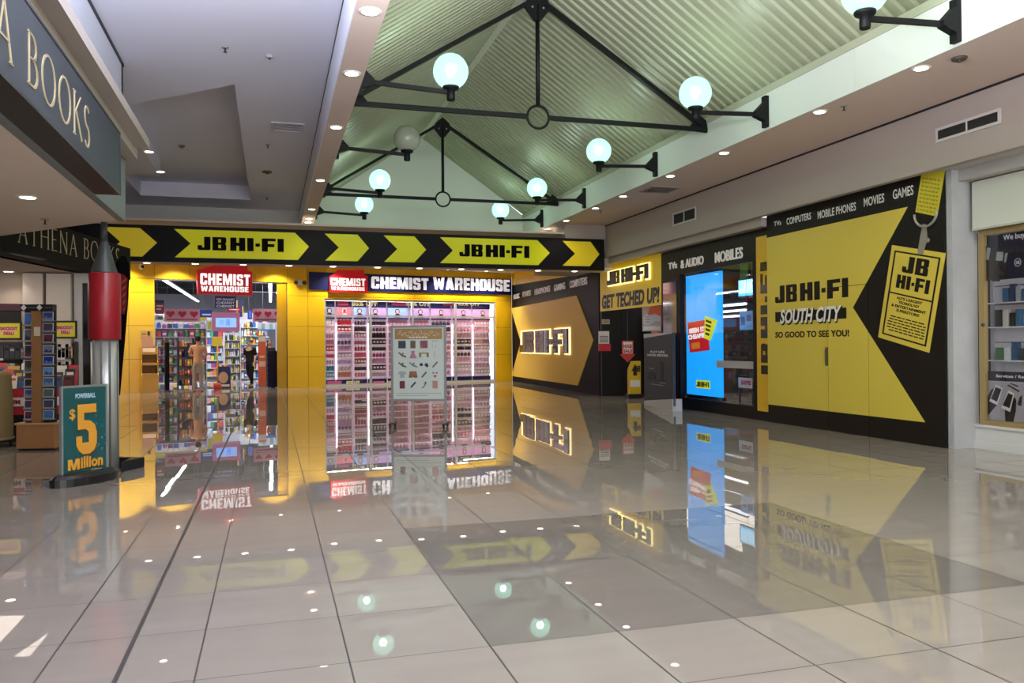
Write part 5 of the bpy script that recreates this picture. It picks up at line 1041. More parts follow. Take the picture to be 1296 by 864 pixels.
for i in range(nb):
    z = .02+i*(r[3]-.06)/nb; e = .012*((i % 2)); part('basket', MB().add([f.P(a, zz, c) for zz, g in ((z, .035), (z+.1, 0)) for a, c in ((r[0]+g+e, -.32+g), (r[2]-g-e, -.32+g), (r[2]-g-e, .0-g), (r[0]+g+e, .0-g))], [(0, 1, 2, 3), (7, 6, 5, 4), (0, 4, 5, 1), (1, 5, 6, 2), (2, 6, 7, 3), (3, 7, 4, 0)]), mat('151b4c', .4), t)
f = inside(1.2); r = tidy(f, [(277, 464), (292, 488)]); t = thing('promotion_bin', 'navy cardboard promotion bin with a beige face print', 'bin', f.P((r[0]+r[2])/2, 0, -.2)); part('front', MB().rect(f, r[0], 0, r[2], r[3], -.03, 0), mat('1a2358', .5), t); part('side', MB().rect(f, r[0], 0, r[0]+.02, r[3], -.4, -.03).rect(f, r[2]-.02, 0, r[2], r[3], -.4, -.03).rect(f, r[0], 0, r[2], r[3], -.42, -.4), mat('141b46', .5), t)
cx, cz = (r[0]+r[2])/2-.05, r[3]*.5; part('face_print', MB().prism(f, [(cx+.16*math.cos(R_(g)), cz+.2*math.sin(R_(g))) for g in range(0, 360, 24)], .001, .006), mat('c49a78', .5), t); part('print_strap', MB().rect(f, r[0]+.04, .06, r[2]-.04, .14, .001, .006), mat('d9d2c4', .5), t)
random.seed(31)
for k in range(7): pack('soft_toy_pack', 2, random.choice(['d8c8b0', 'b89a86', '3a3a50', 'c85a5a', 'e4dcd8']), .095, .2, .095, f.P(r[0]+.07+(k % 4)*(r[2]-r[0]-.14)/3, r[3]-.08, -.12-.14*(k//4)), ORDN[k]+' rounded pack heaped in the navy promotion bin', 'packaged goods', 'packs in the promotion bin')
far = MB(); random.seed(40); fs_ = []
for wd_, a0, a1 in ((10.2, .2, 7.2),):
    f = inside(wd_); tt = thing('shelving_unit', 'long rear shelving crowded with goods at the far end of the chemist', 'shelves', f.P(8, 0, -.2)); part('back_panel', MB().rect(f, a0, 0, a1, 3.0, -.4, -.36), mat('b4b8c6', .6), tt); mb = MB()
    mats_ = [mat(c, .45) for c in PC]
    for z in (.15, .5, .85, 1.2, 1.55, 1.9, 2.3):
        part('shelf', MB().rect(f, a0, z-.03, a1, z, -.36, 0), mat('d8dae2', .5), tt); x = a0+.05
        while x < a1-.2: l = random.uniform(.1, .22); mb.cur = random.randrange(len(PC)); mb.rect(f, x, z, x+l*.9, z+random.uniform(.17, .29), -.3, -.04); x += l
    part('stock', mb, mats_, tt, kind='stuff')
# ------------------------------------------------------------------ notice board on castors
p0, p1 = floor_at(497, 541), floor_at(564, 541); WB = Fr(p0, p1-p0); WL = (p1-p0).length; AN = mat('8c9092', .35, metal=.4)
zt = WB.px(530, 411.5)[1]; zb = WB.px(530, 505)[1]
t = thing('notice_board', 'white notice board of small pictures on a castor stand in mid hall', 'notice board', (p0+p1)/2)
for a in (0, WL): part('leg', MB().rect(WB, a-.02, .075, a+.02, zt, -.02, .02), AN, t)
part('top_rail', MB().rect(WB, .02, zt-.04, WL-.02, zt, -.02, .02), AN, t); part('bottom_rail', MB().rect(WB, .02, zb-.03, WL-.02, zb+.005, -.02, .02), AN, t)
bd = part('board', MB().rect(WB, .02, zb+.005, WL-.02, zt-.04, -.012, .012), mat('c4cdc8', .45), t)
hz = zt-.04-.2; hb = part('title_band', MB().rect(WB, .05, hz, WL-.05, zt-.055, .012, .016), mat('9a7844', .5), bd, 'brown title band with white script')
mb = MB(); random.seed(8)
for i in range(26):
    x = .1+i*(WL-.2)/26; z = hz+.09+.035*math.sin(i*1.9); mb.tube([WB.P(x, z, .018), WB.P(x+.02, z+.04*math.sin(i), .018), WB.P(x+.035, z+.02*math.cos(i*2), .018)], .004, 4)
for i in range(6): mb.rect(WB, .3+i*.055, hz+.02, .34+i*.055, hz+.045, .016, .019)
part('title_script', mb, mat('dcd6c8', .5), hb)
ic = [['27303c', '5a4a38', '7a3d46', '9aa3a2'], ['6b4650', 'a86a86', '7a6a3c', 'a9b4b0'], ['4a5450', '6a7474', '1a1a1e', '5c6a70'], ['93a3a2', '7a4e26', '4e5a60', '8c2f2c'], ['5e2a2c', '2e3234', '4a5558', 'a87e70']]
cw = (WL-.16)/4
def blob(cx, cz, s, n, seed):
    rs = random.Random(seed); return [(cx+s*(.6+.4*rs.random())*math.cos(2*math.pi*i/n), cz+s*(.6+.4*rs.random())*math.sin(2*math.pi*i/n)) for i in range(n)]
for j in range(5):
    for i in range(4):
        cx = .08+cw*(i+.5); cz = hz-.09-j*.173; s = .065; k = (j, i); c = ic[j][i]
        if k in ((0, 0), (0, 2)): P_ = [[(cx-s, cz-s), (cx+s, cz-s), (cx+s, cz+s), (cx-s, cz+s)]]
        elif k in ((0, 1), (4, 0), (4, 3)): P_ = [[(cx-s*.7, cz-s), (cx+s*.7, cz-s), (cx+s*.7, cz+s), (cx-s*.7, cz+s)]]
        elif k == (0, 3): P_ = [[(cx-s*.7, cz-s), (cx-s*.6, cz-s), (cx-s*.6, cz+s), (cx-s*.7, cz+s)], [(cx-s*.6, cz+s*.8), (cx+s*.7, cz+s*.8), (cx+s*.7, cz+s), (cx-s*.6, cz+s)], [(cx, cz-s*.7), (cx+s*.3, cz-s*.7), (cx+s*.3, cz-s*.3), (cx, cz-s*.3)]]
        elif k == (1, 1): P_ = [[(cx-s, cz-s), (cx+s, cz-s), (cx+s*.4, cz+s*.3), (cx+s*.5, cz+s), (cx-s*.5, cz+s), (cx-s*.4, cz+s*.3)]]
        elif k == (1, 2): P_ = [[(cx-s*1.3, cz-s*.7), (cx-s*.7, cz-s*.7), (cx-s*.7, cz+s*.2), (cx-s*1.3, cz+s*.2)], [(cx+s*.7, cz-s*.7), (cx+s*1.3, cz-s*.7), (cx+s*1.3, cz+s*.2), (cx+s*.7, cz+s*.2)], [(cx-s*1.3, cz+s*.2), (cx+s*1.3, cz+s*.2), (cx+s*1.3, cz+s*.5), (cx-s*1.3, cz+s*.5)]]
        elif k == (1, 3): P_ = [[(cx-s*.2, cz-s), (cx+s*.05, cz-s), (cx+s*.05, cz+s), (cx-s*.2, cz+s)]]
        elif k == (2, 2): P_ = [blob(cx-s*.7, cz, s*.6, 9, 3), blob(cx+s*.7, cz-.01, s*.65, 9, 4)]
        elif k == (3, 0): P_ = [[(cx-s*.6, cz-s*.8), (cx+s*.6, cz-s*.8), (cx+s*.6, cz+s*.2), (cx+s*1.2, cz+s*.1), (cx+s*.7, cz+s*.9), (cx-s*.7, cz+s*.9), (cx-s*1.2, cz+s*.1), (cx-s*.6, cz+s*.2)]]
        elif k == (3, 1): P_ = [[(cx-s*1.2, cz-s*.8), (cx-s*.1, cz-s*.8), (cx, cz-s*.2), (cx+s*.1, cz-s*.8), (cx+s*1.2, cz-s*.8), (cx+s*.9, cz+s*.9), (cx-s*.9, cz+s*.9)]]
        elif k == (3, 3): P_ = [[(cx-s*.8, cz+s*.6), (cx-s*.1, cz+s*.6), (cx-s*.45, cz+s*.1)], [(cx+s*.1, cz+s*.6), (cx+s*.8, cz+s*.6), (cx+s*.45, cz+s*.1)], [(cx-s*.5, cz-s*.2), (cx+s*.5, cz-s*.2), (cx, cz-s*.9)]]
        elif k in ((2, 0), (2, 1), (1, 0)): P_ = [[(cx-s*1.1, cz+s*.5), (cx-s*.9, cz+s*.7), (cx+s*.2, cz), (cx+s*1.2, cz-s*.5), (cx+s*1.1, cz-s*.8), (cx, cz-s*.5)], blob(cx+s*.2, cz+s*.3, s*.35, 7, j*7+i)]
        elif k == (4, 2): P_ = [[(cx-s*.8, cz-s*.9), (cx-s*.2, cz-s*.9), (cx+s*.7, cz+s*.4), (cx+s*.4, cz+s*.9), (cx-s*.1, cz+s*.4), (cx+s*.3, cz+s*.3), (cx-s*.3, cz-s*.6)]]
        else: P_ = [[(cx-s*.8, cz-s*.6), (cx-s*.5, cz-s*.9), (cx+s*.8, cz+s*.5), (cx+s*.5, cz+s*.9)]]
        m_ = MB()
        for p in P_: m_.prism(WB, p, .012, .015)
        part('picture', m_, mat(c, .5), bd)
part('footer_line', MB().rect(WB, .07, zb+.1, WL-.07, zb+.106, .012, .014).rect(WB, .07, zb+.06, WL-.3, zb+.066, .012, .014), mat('6f7a74', .5), bd)
for a in (0, WL):
    ft = part('foot_bar', MB().rect(WB, a-.025, .06, a+.025, .09, -.22, .22), mat('2a2a2c', .4), t)
    for c in (-.2, .2): part('castor', MB().lathe(WB.P(a-.018, .034, c), [(.024, 0), (.034, .005), (.034, .031), (.024, .036)], 14, WB.u).rect(WB, a-.022, .034, a-.018, .065, c-.01, c+.01), mat('101012', .4), ft)
# ------------------------------------------------------------------ bookshop signs
t = thing('bookshop_sign', 'slate box sign with gold letters ending A BOOKS jutting from the near fascia', 'sign', (-1.48, 4, 2.85))
BX = Fr((-1.36, 0, 0), (0, 1, 0), (0, 0, 1), (1, 0, 0)); GOLDL = mat('c9b98f', .35)
part('box', MB().box(-1.58, -1.36, -1, 8.46, 2.87, 3.44), mat('34373a', .5, spec=.15), t); part('underside', MB().box(-1.58, -1.36, -1, 8.46, 2.85, 2.87), mat('1c1714', .5), t)
part('edge_trim', MB().box(-1.37, -1.355, -1, 8.47, 3.425, 3.445).box(-1.37, -1.355, 8.45, 8.47, 2.85, 3.445), mat('1a1b1e', .5), t)
ax = BX.px(-6, 40)[0]; bx = BX.px(113, 185)[0]
for i, ch in enumerate('A BOOKS'):
    if ch != ' ': part('letter', strokes_mb(BX, 'A BOOKS', (ax, 2.965, bx, 3.275), .0, .006, .055, only=i), GOLDL, t)
t = thing('corner_sign', 'thin gold ATHENA BOOKS lettering on the dark rear fascia behind the column', 'lettering', AF.P(2.5, 2.7))
ax = AF.px(23, 305)[0]; bx = AF.px(151, 325)[0]; zb_ = AF.px(62, 316)[1]; zt_ = AF.px(92, 297)[1]
for i, ch in enumerate('ATHENA BOOKS'):
    if ch != ' ': part('letter', strokes_mb(AF, 'ATHENA BOOKS', (ax, 2.85, bx, 3.17), .001, .006, .05, only=i), mat('b8a684', .35), t)
p_ = [(AF.px(4, 300)[0], 3.08), (AF.px(10, 300)[0], 3.08), (AF.px(7, 308)[0], 2.88)]
part('emblem', MB().prism(AF, p_, .001, .006), mat('8a7a50', .4), t)
# ------------------------------------------------------------------ column, flag
cx, cy = -1.83, 10.32
t = thing('column', 'steel column wrapped in a red drum with a grey cone and pole above', 'column', (cx, cy, 0))
prof = MB(); n = 40; R0 = .145
prof.lathe((cx, cy, 0), [(R0, 0), (R0, 1.52)], 40); part('shaft', prof, mat('b9bcb4', .35, metal=.55), t)
for a in (-60, -95, -130, -20): part('seam_strip', MB().box(cx+R0*math.cos(R_(a))-.012, cx+R0*math.cos(R_(a))+.012, cy+R0*math.sin(R_(a))-.006, cy+R0*math.sin(R_(a))+.006, .0, 1.5), mat('5e605e', .4, metal=.5), t)
part('red_drum', MB().lathe((cx, cy, 1.50), [(.167, 0), (.172, .006), (.172, .755), (.167, .765)], 36), mat('8c0f1c', .35), t)
part('cone', MB().lathe((cx, cy, 2.262), [(.142, 0), (.138, .02), (.042, .36), (.04, .38)], 20), mat('3d4340', .45), t)
part('pole', MB().lathe((cx, cy, 2.63), [(.036, 0), (.036, .22)], 14), mat('34393a', .45), t)
FF = Fr((0, 10.53, 0), (1, 0, 0)); b0, b1 = floor_at(152.6, 597.8), floor_at(183.5, 590.8)
t = thing('feather_flag', 'black and red feather flag standing on a black base just behind the column', 'flag', ((b0.x+b1.x)/2, (b0.y+b1.y)/2+.1, 0))
e_ = (b1-b0).normalized(); g_ = Vector((-e_.y, e_.x, 0)); pl_ = [b0, b1, b1+g_*.6, b1+g_*.6-e_*.1, b1+g_*.12-e_*.1]
part('base', MB().prism(FLOORF, [(q.x, q.y) for q in pl_], 0, .12), mat('121214', .4), t, bevel=.012)
fp = FF.pxs([(146, 335), (150, 326), (155, 323), (160, 325), (163, 335), (163.5, 352), (161.5, 390), (158, 432), (154.5, 470), (152, 500), (145, 500)])
cl = part('cloth', MB().prism(FF, fp, -.012, 0), mat('060506', .9, spec=.05), t)
part('red_print', MB().prism(FF, FF.pxs([(150, 352), (155, 346), (161.5, 352), (160.5, 385), (157.5, 398), (152, 396)]), .001, .004), mat('5a160f', .8, spec=.1), cl)
for k in range(5): part('pale_brush', MB().prism(FF, FF.pxs([(154+k*.5, 356+k*9), (159.5-k*.4, 352+k*9), (159.7-k*.4, 354.5+k*9), (154.3+k*.5, 359+k*9)]), .004, .006), mat('7a4030', .8, spec=.1), cl)
part('flag_pole', MB().tube([FF.P(fp[10][0]+.02, .1, -.02), FF.P(fp[10][0]+.02, fp[0][1], -.02)], .012, 8), mat('222226', .4), t)
# ------------------------------------------------------------------ lottery pavement sign
p0, p1 = floor_at(77, 616), floor_at(136, 605); LF = Fr(p0, p1-p0); LW = (p1-p0).length
t = thing('pavement_sign', 'teal $5 Million pavement sign in a silver frame on a black base', 'sign', (p0+p1)/2)
el = MB(); cc = LF.P(LW/2, 0, 0); ring = []
for z, s in ((0, 1), (.08, 1), (.11, .9), (.12, .7)): ring.append([(LW/2+.40*s*math.cos(2*math.pi*i/28), z, .17*s*math.sin(2*math.pi*i/28)) for i in range(28)])
k = [LF.P(a, z, c) for r_ in ring for a, z, c in r_]; fs = [(j*28+i, j*28+(i+1) % 28, (j+1)*28+(i+1) % 28, (j+1)*28+i) for j in range(3) for i in range(28)]+[tuple(range(27, -1, -1)), tuple(range(84, 112))]
el.add(k, [f[::-1] for f in fs]); part('base', el, mat('0f0f11', .35), t)
fr_ = MB()
for r in ((0, .07, .022, 1.02), (LW-.022, .07, LW, 1.02), (.022, .07, LW-.022, .092), (.022, .998, LW-.022, 1.02)): fr_.rect(LF, *r, -.02, .012)
part('frame', fr_, mat('a3aaae', .3, metal=.6), t)
po = part('poster', MB().rect(LF, .022, .092, LW-.022, .998, -.012, .004), mat('0c4a4c', .3, coat=.4), t)
part('poster_rear', MB().rect(LF, .022, .092, LW-.022, .998, -.018, -.012), mat('0c4a4c', .3), t)
OR = mat('d3952f', .4)
five = [(.30, .49), (.42, .49), (.42, .42), (.56, .42), (.56, .53), (.50, .56), (.33, .56), (.33, .82), (.72, .82), (.72, .73), (.46, .73), (.46, .655), (.60, .645), (.69, .60), (.73, .52), (.73, .40), (.68, .335), (.58, .30), (.44, .30), (.35, .335), (.30, .40)]
five = [(a, .30+(b-.30)*1.0) for a, b in five]; five = [(a*LW*1.02, b) for a, b in five]
part('numeral_shadow', MB().prism(LF, [(a+.012, b-.012) for a, b in five], .0045, .007), mat('5c2a1c', .4), po); part('numeral', MB().prism(LF, five, .0075, .014), OR, po)
part('dollar_sign', text_mb(LF, '$', (LW*.17, .66, LW*.29, .78), .006, .005, .012), OR, po)
def million(c, d, bold, off): return text_mb(LF, 'illion', (LW*(.40+off), .155-off, LW*(.88+off), .275-off), c, d, bold, mb=block_mb(LF, 'M', (LW*(.13+off), .15-off, LW*(.375+off), .262-off), c, d))
part('word_shadow', million(.0045, .003, .05, .012), mat('4a2a14', .4), po); part('word', million(.0078, .005, .035, 0), OR, po)
part('brand_line', text_mb(LF, 'POWERBALL', (LW*.3, .885, LW*.73, .935), .0045, .003, .02), mat('b9d2e8', .4), po)
part('small_word', text_mb(LF, 'Jackpot', (LW*.62, .105, LW*.86, .135), .0045, .003, .0, .2), mat('c2d2ca', .4), po)
random.seed(14)
for k in range(14): a = random.uniform(.72, .95); part('sparkle', MB().lathe(LF.P(LW*a, random.uniform(.25, .75), .0045), [(random.uniform(.006, .02), 0), (.004, .0015)], 8, LF.n), mat('2b7684', .4), po)
# ------------------------------------------------------------------ postcard stand
p0, p1 = floor_at(20.5, 570.7), floor_at(69.5, 570); PF = Fr(p0, p1-p0); PL = (p1-p0).length; WOOD = mat('a9784a', .45, noise=.2); WOOD2 = mat('9c6f42', .5, noise=.2)
zb = PF.px(45, 535)[1]; zt = PF.px(45, 385)[1]
t = thing('postcard_stand', 'tall wooden postcard spinner on a pale wood cabinet in front of the bookshop', 'stand', (p0+p1)/2)
part('cabinet', MB().rect(PF, 0, .03, PL, zb-.025, -.42, 0), WOOD, t, bevel=.006); part('cabinet_top', MB().rect(PF, -.015, zb-.025, PL+.035, zb, -.44, .015), mat('c39a6e', .45), t); part('kick_base', MB().rect(PF, .02, 0, PL-.02, .03, -.4, -.02), mat('1a1310', .5), t)
a0, a1 = PF.px(39, 450)[0], PF.px(51.5, 450)[0]; L0, L1, R0_, R1 = PF.px(27.5, 450)[0], a0, a1, PF.px(66.5, 450)[0]
part('spine', MB().rect(PF, a0, zb, a1, zt-.09, -.12, -.01), WOOD2, t)
part('left_backing', MB().rect(PF, L0, zb, a0, zt-.09, -.12, -.08), mat('5a3c26', .5), t); part('right_backing', MB().rect(PF, a1, zb, R1, zt-.09, -.12, -.08), mat('1b1a1e', .5), t)
hd = part('header', MB().rect(PF, L0-.02, zt-.09, R1, zt, -.12, .0), mat('141519', .4), t)
for x in (30, 50): u = PF.px(x, 389)[0]; z = zt-.045; part('diamond', MB().prism(PF, [(u-.04, z), (u, z-.042), (u+.04, z), (u, z+.042)], .0, .004), mat('d6d8da', .4), hd); part('header_line', MB().rect(PF, u+.06, z-.008, u+.16, z+.004, .0, .003), mat('5f6a6a', .4), hd)
part('price_label', MB().rect(PF, a0+.04, PF.px(45, 425)[1], a1-.01, PF.px(45, 413.5)[1], -.01, -.006), mat('cfcbb8', .5), t)
PCOL = ['2f4f9c', '5a3a58', '6a2c48', '7a8290', '1f2f86', '6a9ac4', '4a6a9a', '5a6a5e', '3a4a66', '4a78c0', '5a6870', '27323c', '3a3a38', '2a2826']
def postcard(i, side, y0, y1, u0, u1, lab):
    z0, z1 = PF.px(45, y1)[1], PF.px(45, y0)[1]; dz = z1-z0; TF = Fr(PF.P(u0+.008, z0+.014, -.036), PF.u, Vector((0, 0, 1))*.99-PF.n*.1)
    part('pocket', MB().rect(PF, u0+.004, z0, u1-.004, z0+.012, -.08, -.022).rect(PF, u0+.004, z0+.012, u1-.004, z0+.022, -.028, -.022), mat('8f9398', .3), t)
    w_ = u1-u0-.016; cd_ = thing('postcard', lab, 'postcard', TF.P(w_/2, 0), 'postcards on the wooden spinner')
    part('card', MB().rect(TF, 0, 0, w_, dz*.86, -.012, 0), mat('c9ced2', .35), cd_); part('picture', MB().rect(TF, .01, .01, w_-.01, dz*.86-.01, .0, .001), mat(PCOL[i % 14], .3), cd_)
    part('picture_detail', MB().prism(TF, [(.015, .014), (w_-.015, .014), (w_*.8, dz*.35), (w_*.55, dz*.22), (w_*.3, dz*.45)], .001, .002), mat(PCOL[(i*5+3) % 14], .3), cd_)
for i, y in enumerate((400, 414, 428, 442, 456, 470, 483.3, 497.5, 511.5, 525)): postcard(i, 1, y-6.2, y+6.4, R0_, R1, 'landscape postcard, '+ORDN[i]+' from the top in the right column of the spinner')
for i, (y0, y1) in enumerate(((394, 412.5), (414.5, 432.5), (435, 453), (454, 472), (478.5, 490.5), (492, 503.5), (505.5, 518), (519.5, 532))): postcard(i+9, 0, y0, y1, L0, L1, 'postcard '+ORDN[i]+' from the top in the left column of the spinner')
# ------------------------------------------------------------------ bookshop floor display
TF_ = Fr((0, 13.9, 0), (1, 0, 0))
X_ = lambda x, y, f: f.px(x, y)
a0, a1 = TF_.px(-30, 500)[0], TF_.px(97, 500)[0]; ztb = TF_.px(20, 492)[1]
t = thing('book_table', 'black book table with a red and white summer banner in the bookshop', 'table', TF_.P((a0+a1)/2, 0, -.4))
part('table_top', MB().rect(TF_, a0, ztb-.04, a1, ztb, -.85, 0), mat('2a2220', .5), t); part('skirt', MB().rect(TF_, a0+.03, .0, a1-.03, ztb-.04, -.8, -.06), mat('0d0b0c', .6), t)
zb0 = TF_.px(20, 525)[1]; bn = part('banner', MB().rect(TF_, a0, zb0, a1, ztb-.005, .0, .01), mat('b01f2c', .5), t); z1_, z2_ = TF_.px(20, 514)[1], TF_.px(20, 503)[1]
part('banner_stripe', MB().rect(TF_, a0, z1_, a1, z2_, .01, .014), mat('ded6d2', .5), bn)
part('lettering', text_mb(TF_, 'SUM', (TF_.px(9, 510)[0], z1_+.03, TF_.px(26, 510)[0], z2_-.03), .014, .004, .05), mat('8a1c28', .5), bn)
BC = ['b8242c', 'd8d0c4', '1c1a1e', 'c8962e', '3a4a7a', 'c9504a', 'e0d8cc', '5a2a2a', '2a3a3a']
random.seed(17); k = 0
for row, (dy, hmax) in enumerate(((-.62, .42), (-.36, .3), (-.1, .2))):
    x = a0+.05; j = 0
    while x < a1-.2:
        wd = random.uniform(.11, .17); h = hmax*random.uniform(.75, 1); c = BC[(j*3+row*2) % 9]; p = TF_.P(x+wd/2, ztb+.0005, dy)
        bf_ = Fr(TF_.P(x, ztb+.002, dy), TF_.u, Vector((0, 0, 1))*.95-TF_.n*.3); bt = thing('book', 'display book '+ORDN[j % 15]+' from the left in the '+('back', 'middle', 'front')[row]+' row of the bookshop table', 'book', TF_.P(x+wd/2, ztb, dy), 'books on the bookshop table')
        part('pages', MB().rect(bf_, .004, .004, wd-.004, h-.004, -.022, -.003), mat('d9d2c2', .6), bt); part('cover', MB().rect(bf_, 0, 0, wd, h, -.003, 0), mat(c, .35), bt); part('title_block', MB().rect(bf_, wd*.15, h*.62, wd*.85, h*.82, .0, .001), mat(BC[(j*3+row*2+4) % 9], .4), bt)
        x += wd+.025; j += 1
# wall shelving behind
SFr = Fr((0, 14.95, 0), (1, 0, 0))
def book_shelf(name, label, x0, x1, zlo, zhi, n, tag_, cnt, seed, cols):
    a, b = SFr.px(x0, 440)[0], SFr.px(x1, 440)[0]; t, zs = shelf_unit(name, label, 'shelves', SFr, a, b, zlo, zhi, n, .24, '3a2f2c', '4a413e'); random.seed(seed)
    for i, z in enumerate(zs):
        part('price_strip', MB().rect(SFr, a+.04, z-.012, a+(b-a)*.5, z+.022, .0, .006), mat('d9d5cf', .5), t); x = a+.05
        for j in range(cnt):
            wd = (b-a-.12)/cnt; h = (zhi-zlo)/n*random.uniform(.55, .8); c = random.choice(cols)
            bt = thing('shelf_book', 'book '+ORDN[j]+' from the left on the '+ORDN[i]+' shelf up of the '+tag_, 'book', SFr.P(x+wd/2, z+.02, -.1), 'books on the '+tag_)
            part('cover', MB().rect(SFr, x+.004, z+.021, x+wd-.004, z+.021+h, -.16, -.05), mat(c, .4), bt); part('title_block', MB().rect(SFr, x+.012, z+.021+h*.6, x+wd-.012, z+.021+h*.8, -.05, -.048), mat(random.choice(cols), .4), bt); x += wd
book_shelf('book_shelf', 'dark bookshelf under the yellow deal sign right of the postcard spinner', 67.5, 97, .1, 1.52, 5, 'right bookshop shelf', 4, 5, ['18181c', '3a4044', 'c8c4bc', '8a2a2c', 'c9a27c', '2a3038'])
book_shelf('book_shelf', 'wide dark bookshelf behind the table at the left edge', -30, 38, .1, 1.52, 5, 'left bookshop shelf', 8, 6, ['18181c', '6a3034', 'c8c4bc', '4a4a52', 'c9a27c', '9a8a7a'])
def deal(label, x0, y0, x1, y1):
    f = Fr((0, 14.6, 0), (1, 0, 0)); r = tidy(f, [(x0, y0), (x1, y1)]); t = thing('deal_sign', label, 'sign', f.P((r[0]+r[2])/2, r[1])); part('frame', MB().rect(f, r[0]-.03, r[1]-.03, r[2]+.03, r[3]+.03, -.02, 0), mat('141216', .4), t); W_, H_ = r[2]-r[0], r[3]-r[1]
    part('card', MB().rect(f, *r, .0, .004), mat('dccf2a', .45), t); part('burst', MB().prism(f, [(r[0]+W_*(.5+.42*math.cos(R_(g))*(1 if g % 40 else .8)), r[1]+H_*(.5+.36*math.sin(R_(g))*(1 if g % 40 else .7))) for g in range(0, 360, 20)], .004, .006), mat('e8c0a0', .5), t)
    part('lettering', text_mb(f, 'KNOCKOUT', (r[0]+W_*.1, r[1]+H_*.52, r[0]+W_*.9, r[1]+H_*.76), .006, .003, .06, mb=text_mb(f, 'DEAL!', (r[0]+W_*.3, r[1]+H_*.2, r[0]+W_*.74, r[1]+H_*.44), .006, .003, .06)), mat('a81c4a', .5), t)
    part('bracket', MB().bar(f.P(r[0]+W_*.5, r[1]+H_*.5, -.02), f.P(r[0]+W_*.5, r[1]+H_*.5, -.40), .04, .04), mat('2a2628', .5), t)
deal('yellow knockout deal sign right of the postcard spinner', 69.5, 408, 95, 426); deal('yellow knockout deal sign cut by the left edge of the photo', -4, 409, 25, 427.5)
f = Fr((0, 14.7, 0), (1, 0, 0)); r = tidy(f, [(-30, 384), (26, 393)]); t = thing('shelf_header', 'dark plum header board above the left bookshelf', 'sign', f.P((r[0]+r[2])/2, r[1]-.2)); part('board', MB().rect(f, *r, -.03, 0), mat('4a1c36', .5), t); part('lower_panel', MB().rect(f, r[0], r[1]-.2, r[2]+.0, r[1], -.05, -.02), mat('0f0c0e', .6), t); part('fixing', MB().bar(f.P(r[2]-.3, r[1], -.03), f.P(r[2]-.3, r[1], -.55), .05, .05), mat('221c1e', .5), t)
p = floor_at(9, 567); t = thing('slatted_display', 'cream slatted display drum on castors at the left edge', 'display stand', (p.x-.32, p.y+.3, 0)); WK = mat('8f7a52', .7)
pf = [(.30, .12), (.31, .14)]+[(.31-.055*max(0, (z-.6))+(.006 if i % 2 else 0), z) for i, z in enumerate([.14+.022*q for q in range(1, 42)])]+[(.26, 1.08)]
part('drum', MB().lathe((p.x-.32, p.y+.3, 0), pf, 28), WK, t); part('rim', MB().lathe((p.x-.32, p.y+.3, .10), [(.32, 0), (.33, .02), (.32, .04)], 28), mat('9a8a68', .6), t)
for a in (20, -60, 120, 200, 280): q = Vector((p.x-.32+.28*math.cos(R_(a)), p.y+.3+.28*math.sin(R_(a)), 0)); part('castor', MB().lathe(q+Vector((-.015, 0, .035)), [(.025, 0), (.035, .005), (.035, .025), (.025, .03)], 12, (1, 0, 0)).bar(q+Vector((0, 0, .035)), q+Vector((0, 0, .12)), .03, .02, (0, 1, 0)), mat('111013', .4), t)
# ------------------------------------------------------------------ people
SKIN = mat('c99878', .5); SKIN2 = mat('e0b49c', .5)
def skin_mesh(name, chains, mats, org, rot, sub=2):
    """chains: list of [(x, y, z, r), ...]; a chain starting with an int index grows from that vertex"""
    vs, es, rs = [], [], []
    for ch in chains:
        prev = None
        for p in ch:
            if isinstance(p, int): prev = p; continue
            vs.append(p[:3]); rs.append(p[3] if len(p) == 4 else (p[3], p[4])); i = len(vs)-1
            if prev is not None: es.append((prev, i))
            prev = i
    me = bpy.data.meshes.new(name); me.from_pydata(vs, es, []); o = bpy.data.objects.new('tmp', me); COL.objects.link(o)
    md = o.modifiers.new('s', 'SKIN'); md.use_smooth_shade = True
    for v, r in zip(me.skin_vertices[0].data, rs): v.radius = r if isinstance(r, tuple) else (r, r)
    me.skin_vertices[0].data[0].use_root = True
    sb = o.modifiers.new('d', 'SUBSURF'); sb.levels = sub; sb.render_levels = sub
    dg = bpy.context.evaluated_depsgraph_get(); ev = bpy.data.meshes.new_from_object(o.evaluated_get(dg)); bpy.data.objects.remove(o)
    M_ = Matrix.Rotation(rot, 4, 'Z'); ev.transform(M_); ev.materials.clear()
    ev.materials.append(mats)
    for p in ev.polygons: p.use_smooth = True; p.material_index = 0
    ev.name = name; return ev
def put(name, me, parent, label=None):
    o = bpy.data.objects.new(name, me); COL.objects.link(o); o.parent = parent; ORG[o.name] = wpos(parent)
    if label: o['label'] = label
    return o
def hand(e, w_, sidev, r=.0085):
    """finger chains from the wrist w_ along direction e - four curled fingers and a thumb; returns palm vertex and chains"""
    e = Vector(e).normalized(); s = Vector(sidev); s = (s-e*s.dot(e)).normalized(); n = e.cross(s); w_ = Vector(w_)
    palm = w_+e*.05; out = []
    for k, l in ((-1.5, .062), (-.5, .074), (.5, .078), (1.5, .07)):
        b = palm+e*.035+s*(.019*k); m_ = b+e*l*.5+n*.008; tp = b+e*l*.85+n*.034; out.append([tuple(b)+(r*1.15,), tuple(m_)+(r,), tuple(tp)+(r*.85,)])
    b = palm-e*.012+s*.038; out.append([tuple(b)+(r*1.3,), tuple(b+e*.03+s*.022+n*.006)+(r*1.1,), tuple(b+e*.055+s*.026+n*.02)+(r*.9,)])
    return tuple(palm)+(.03, .018), out
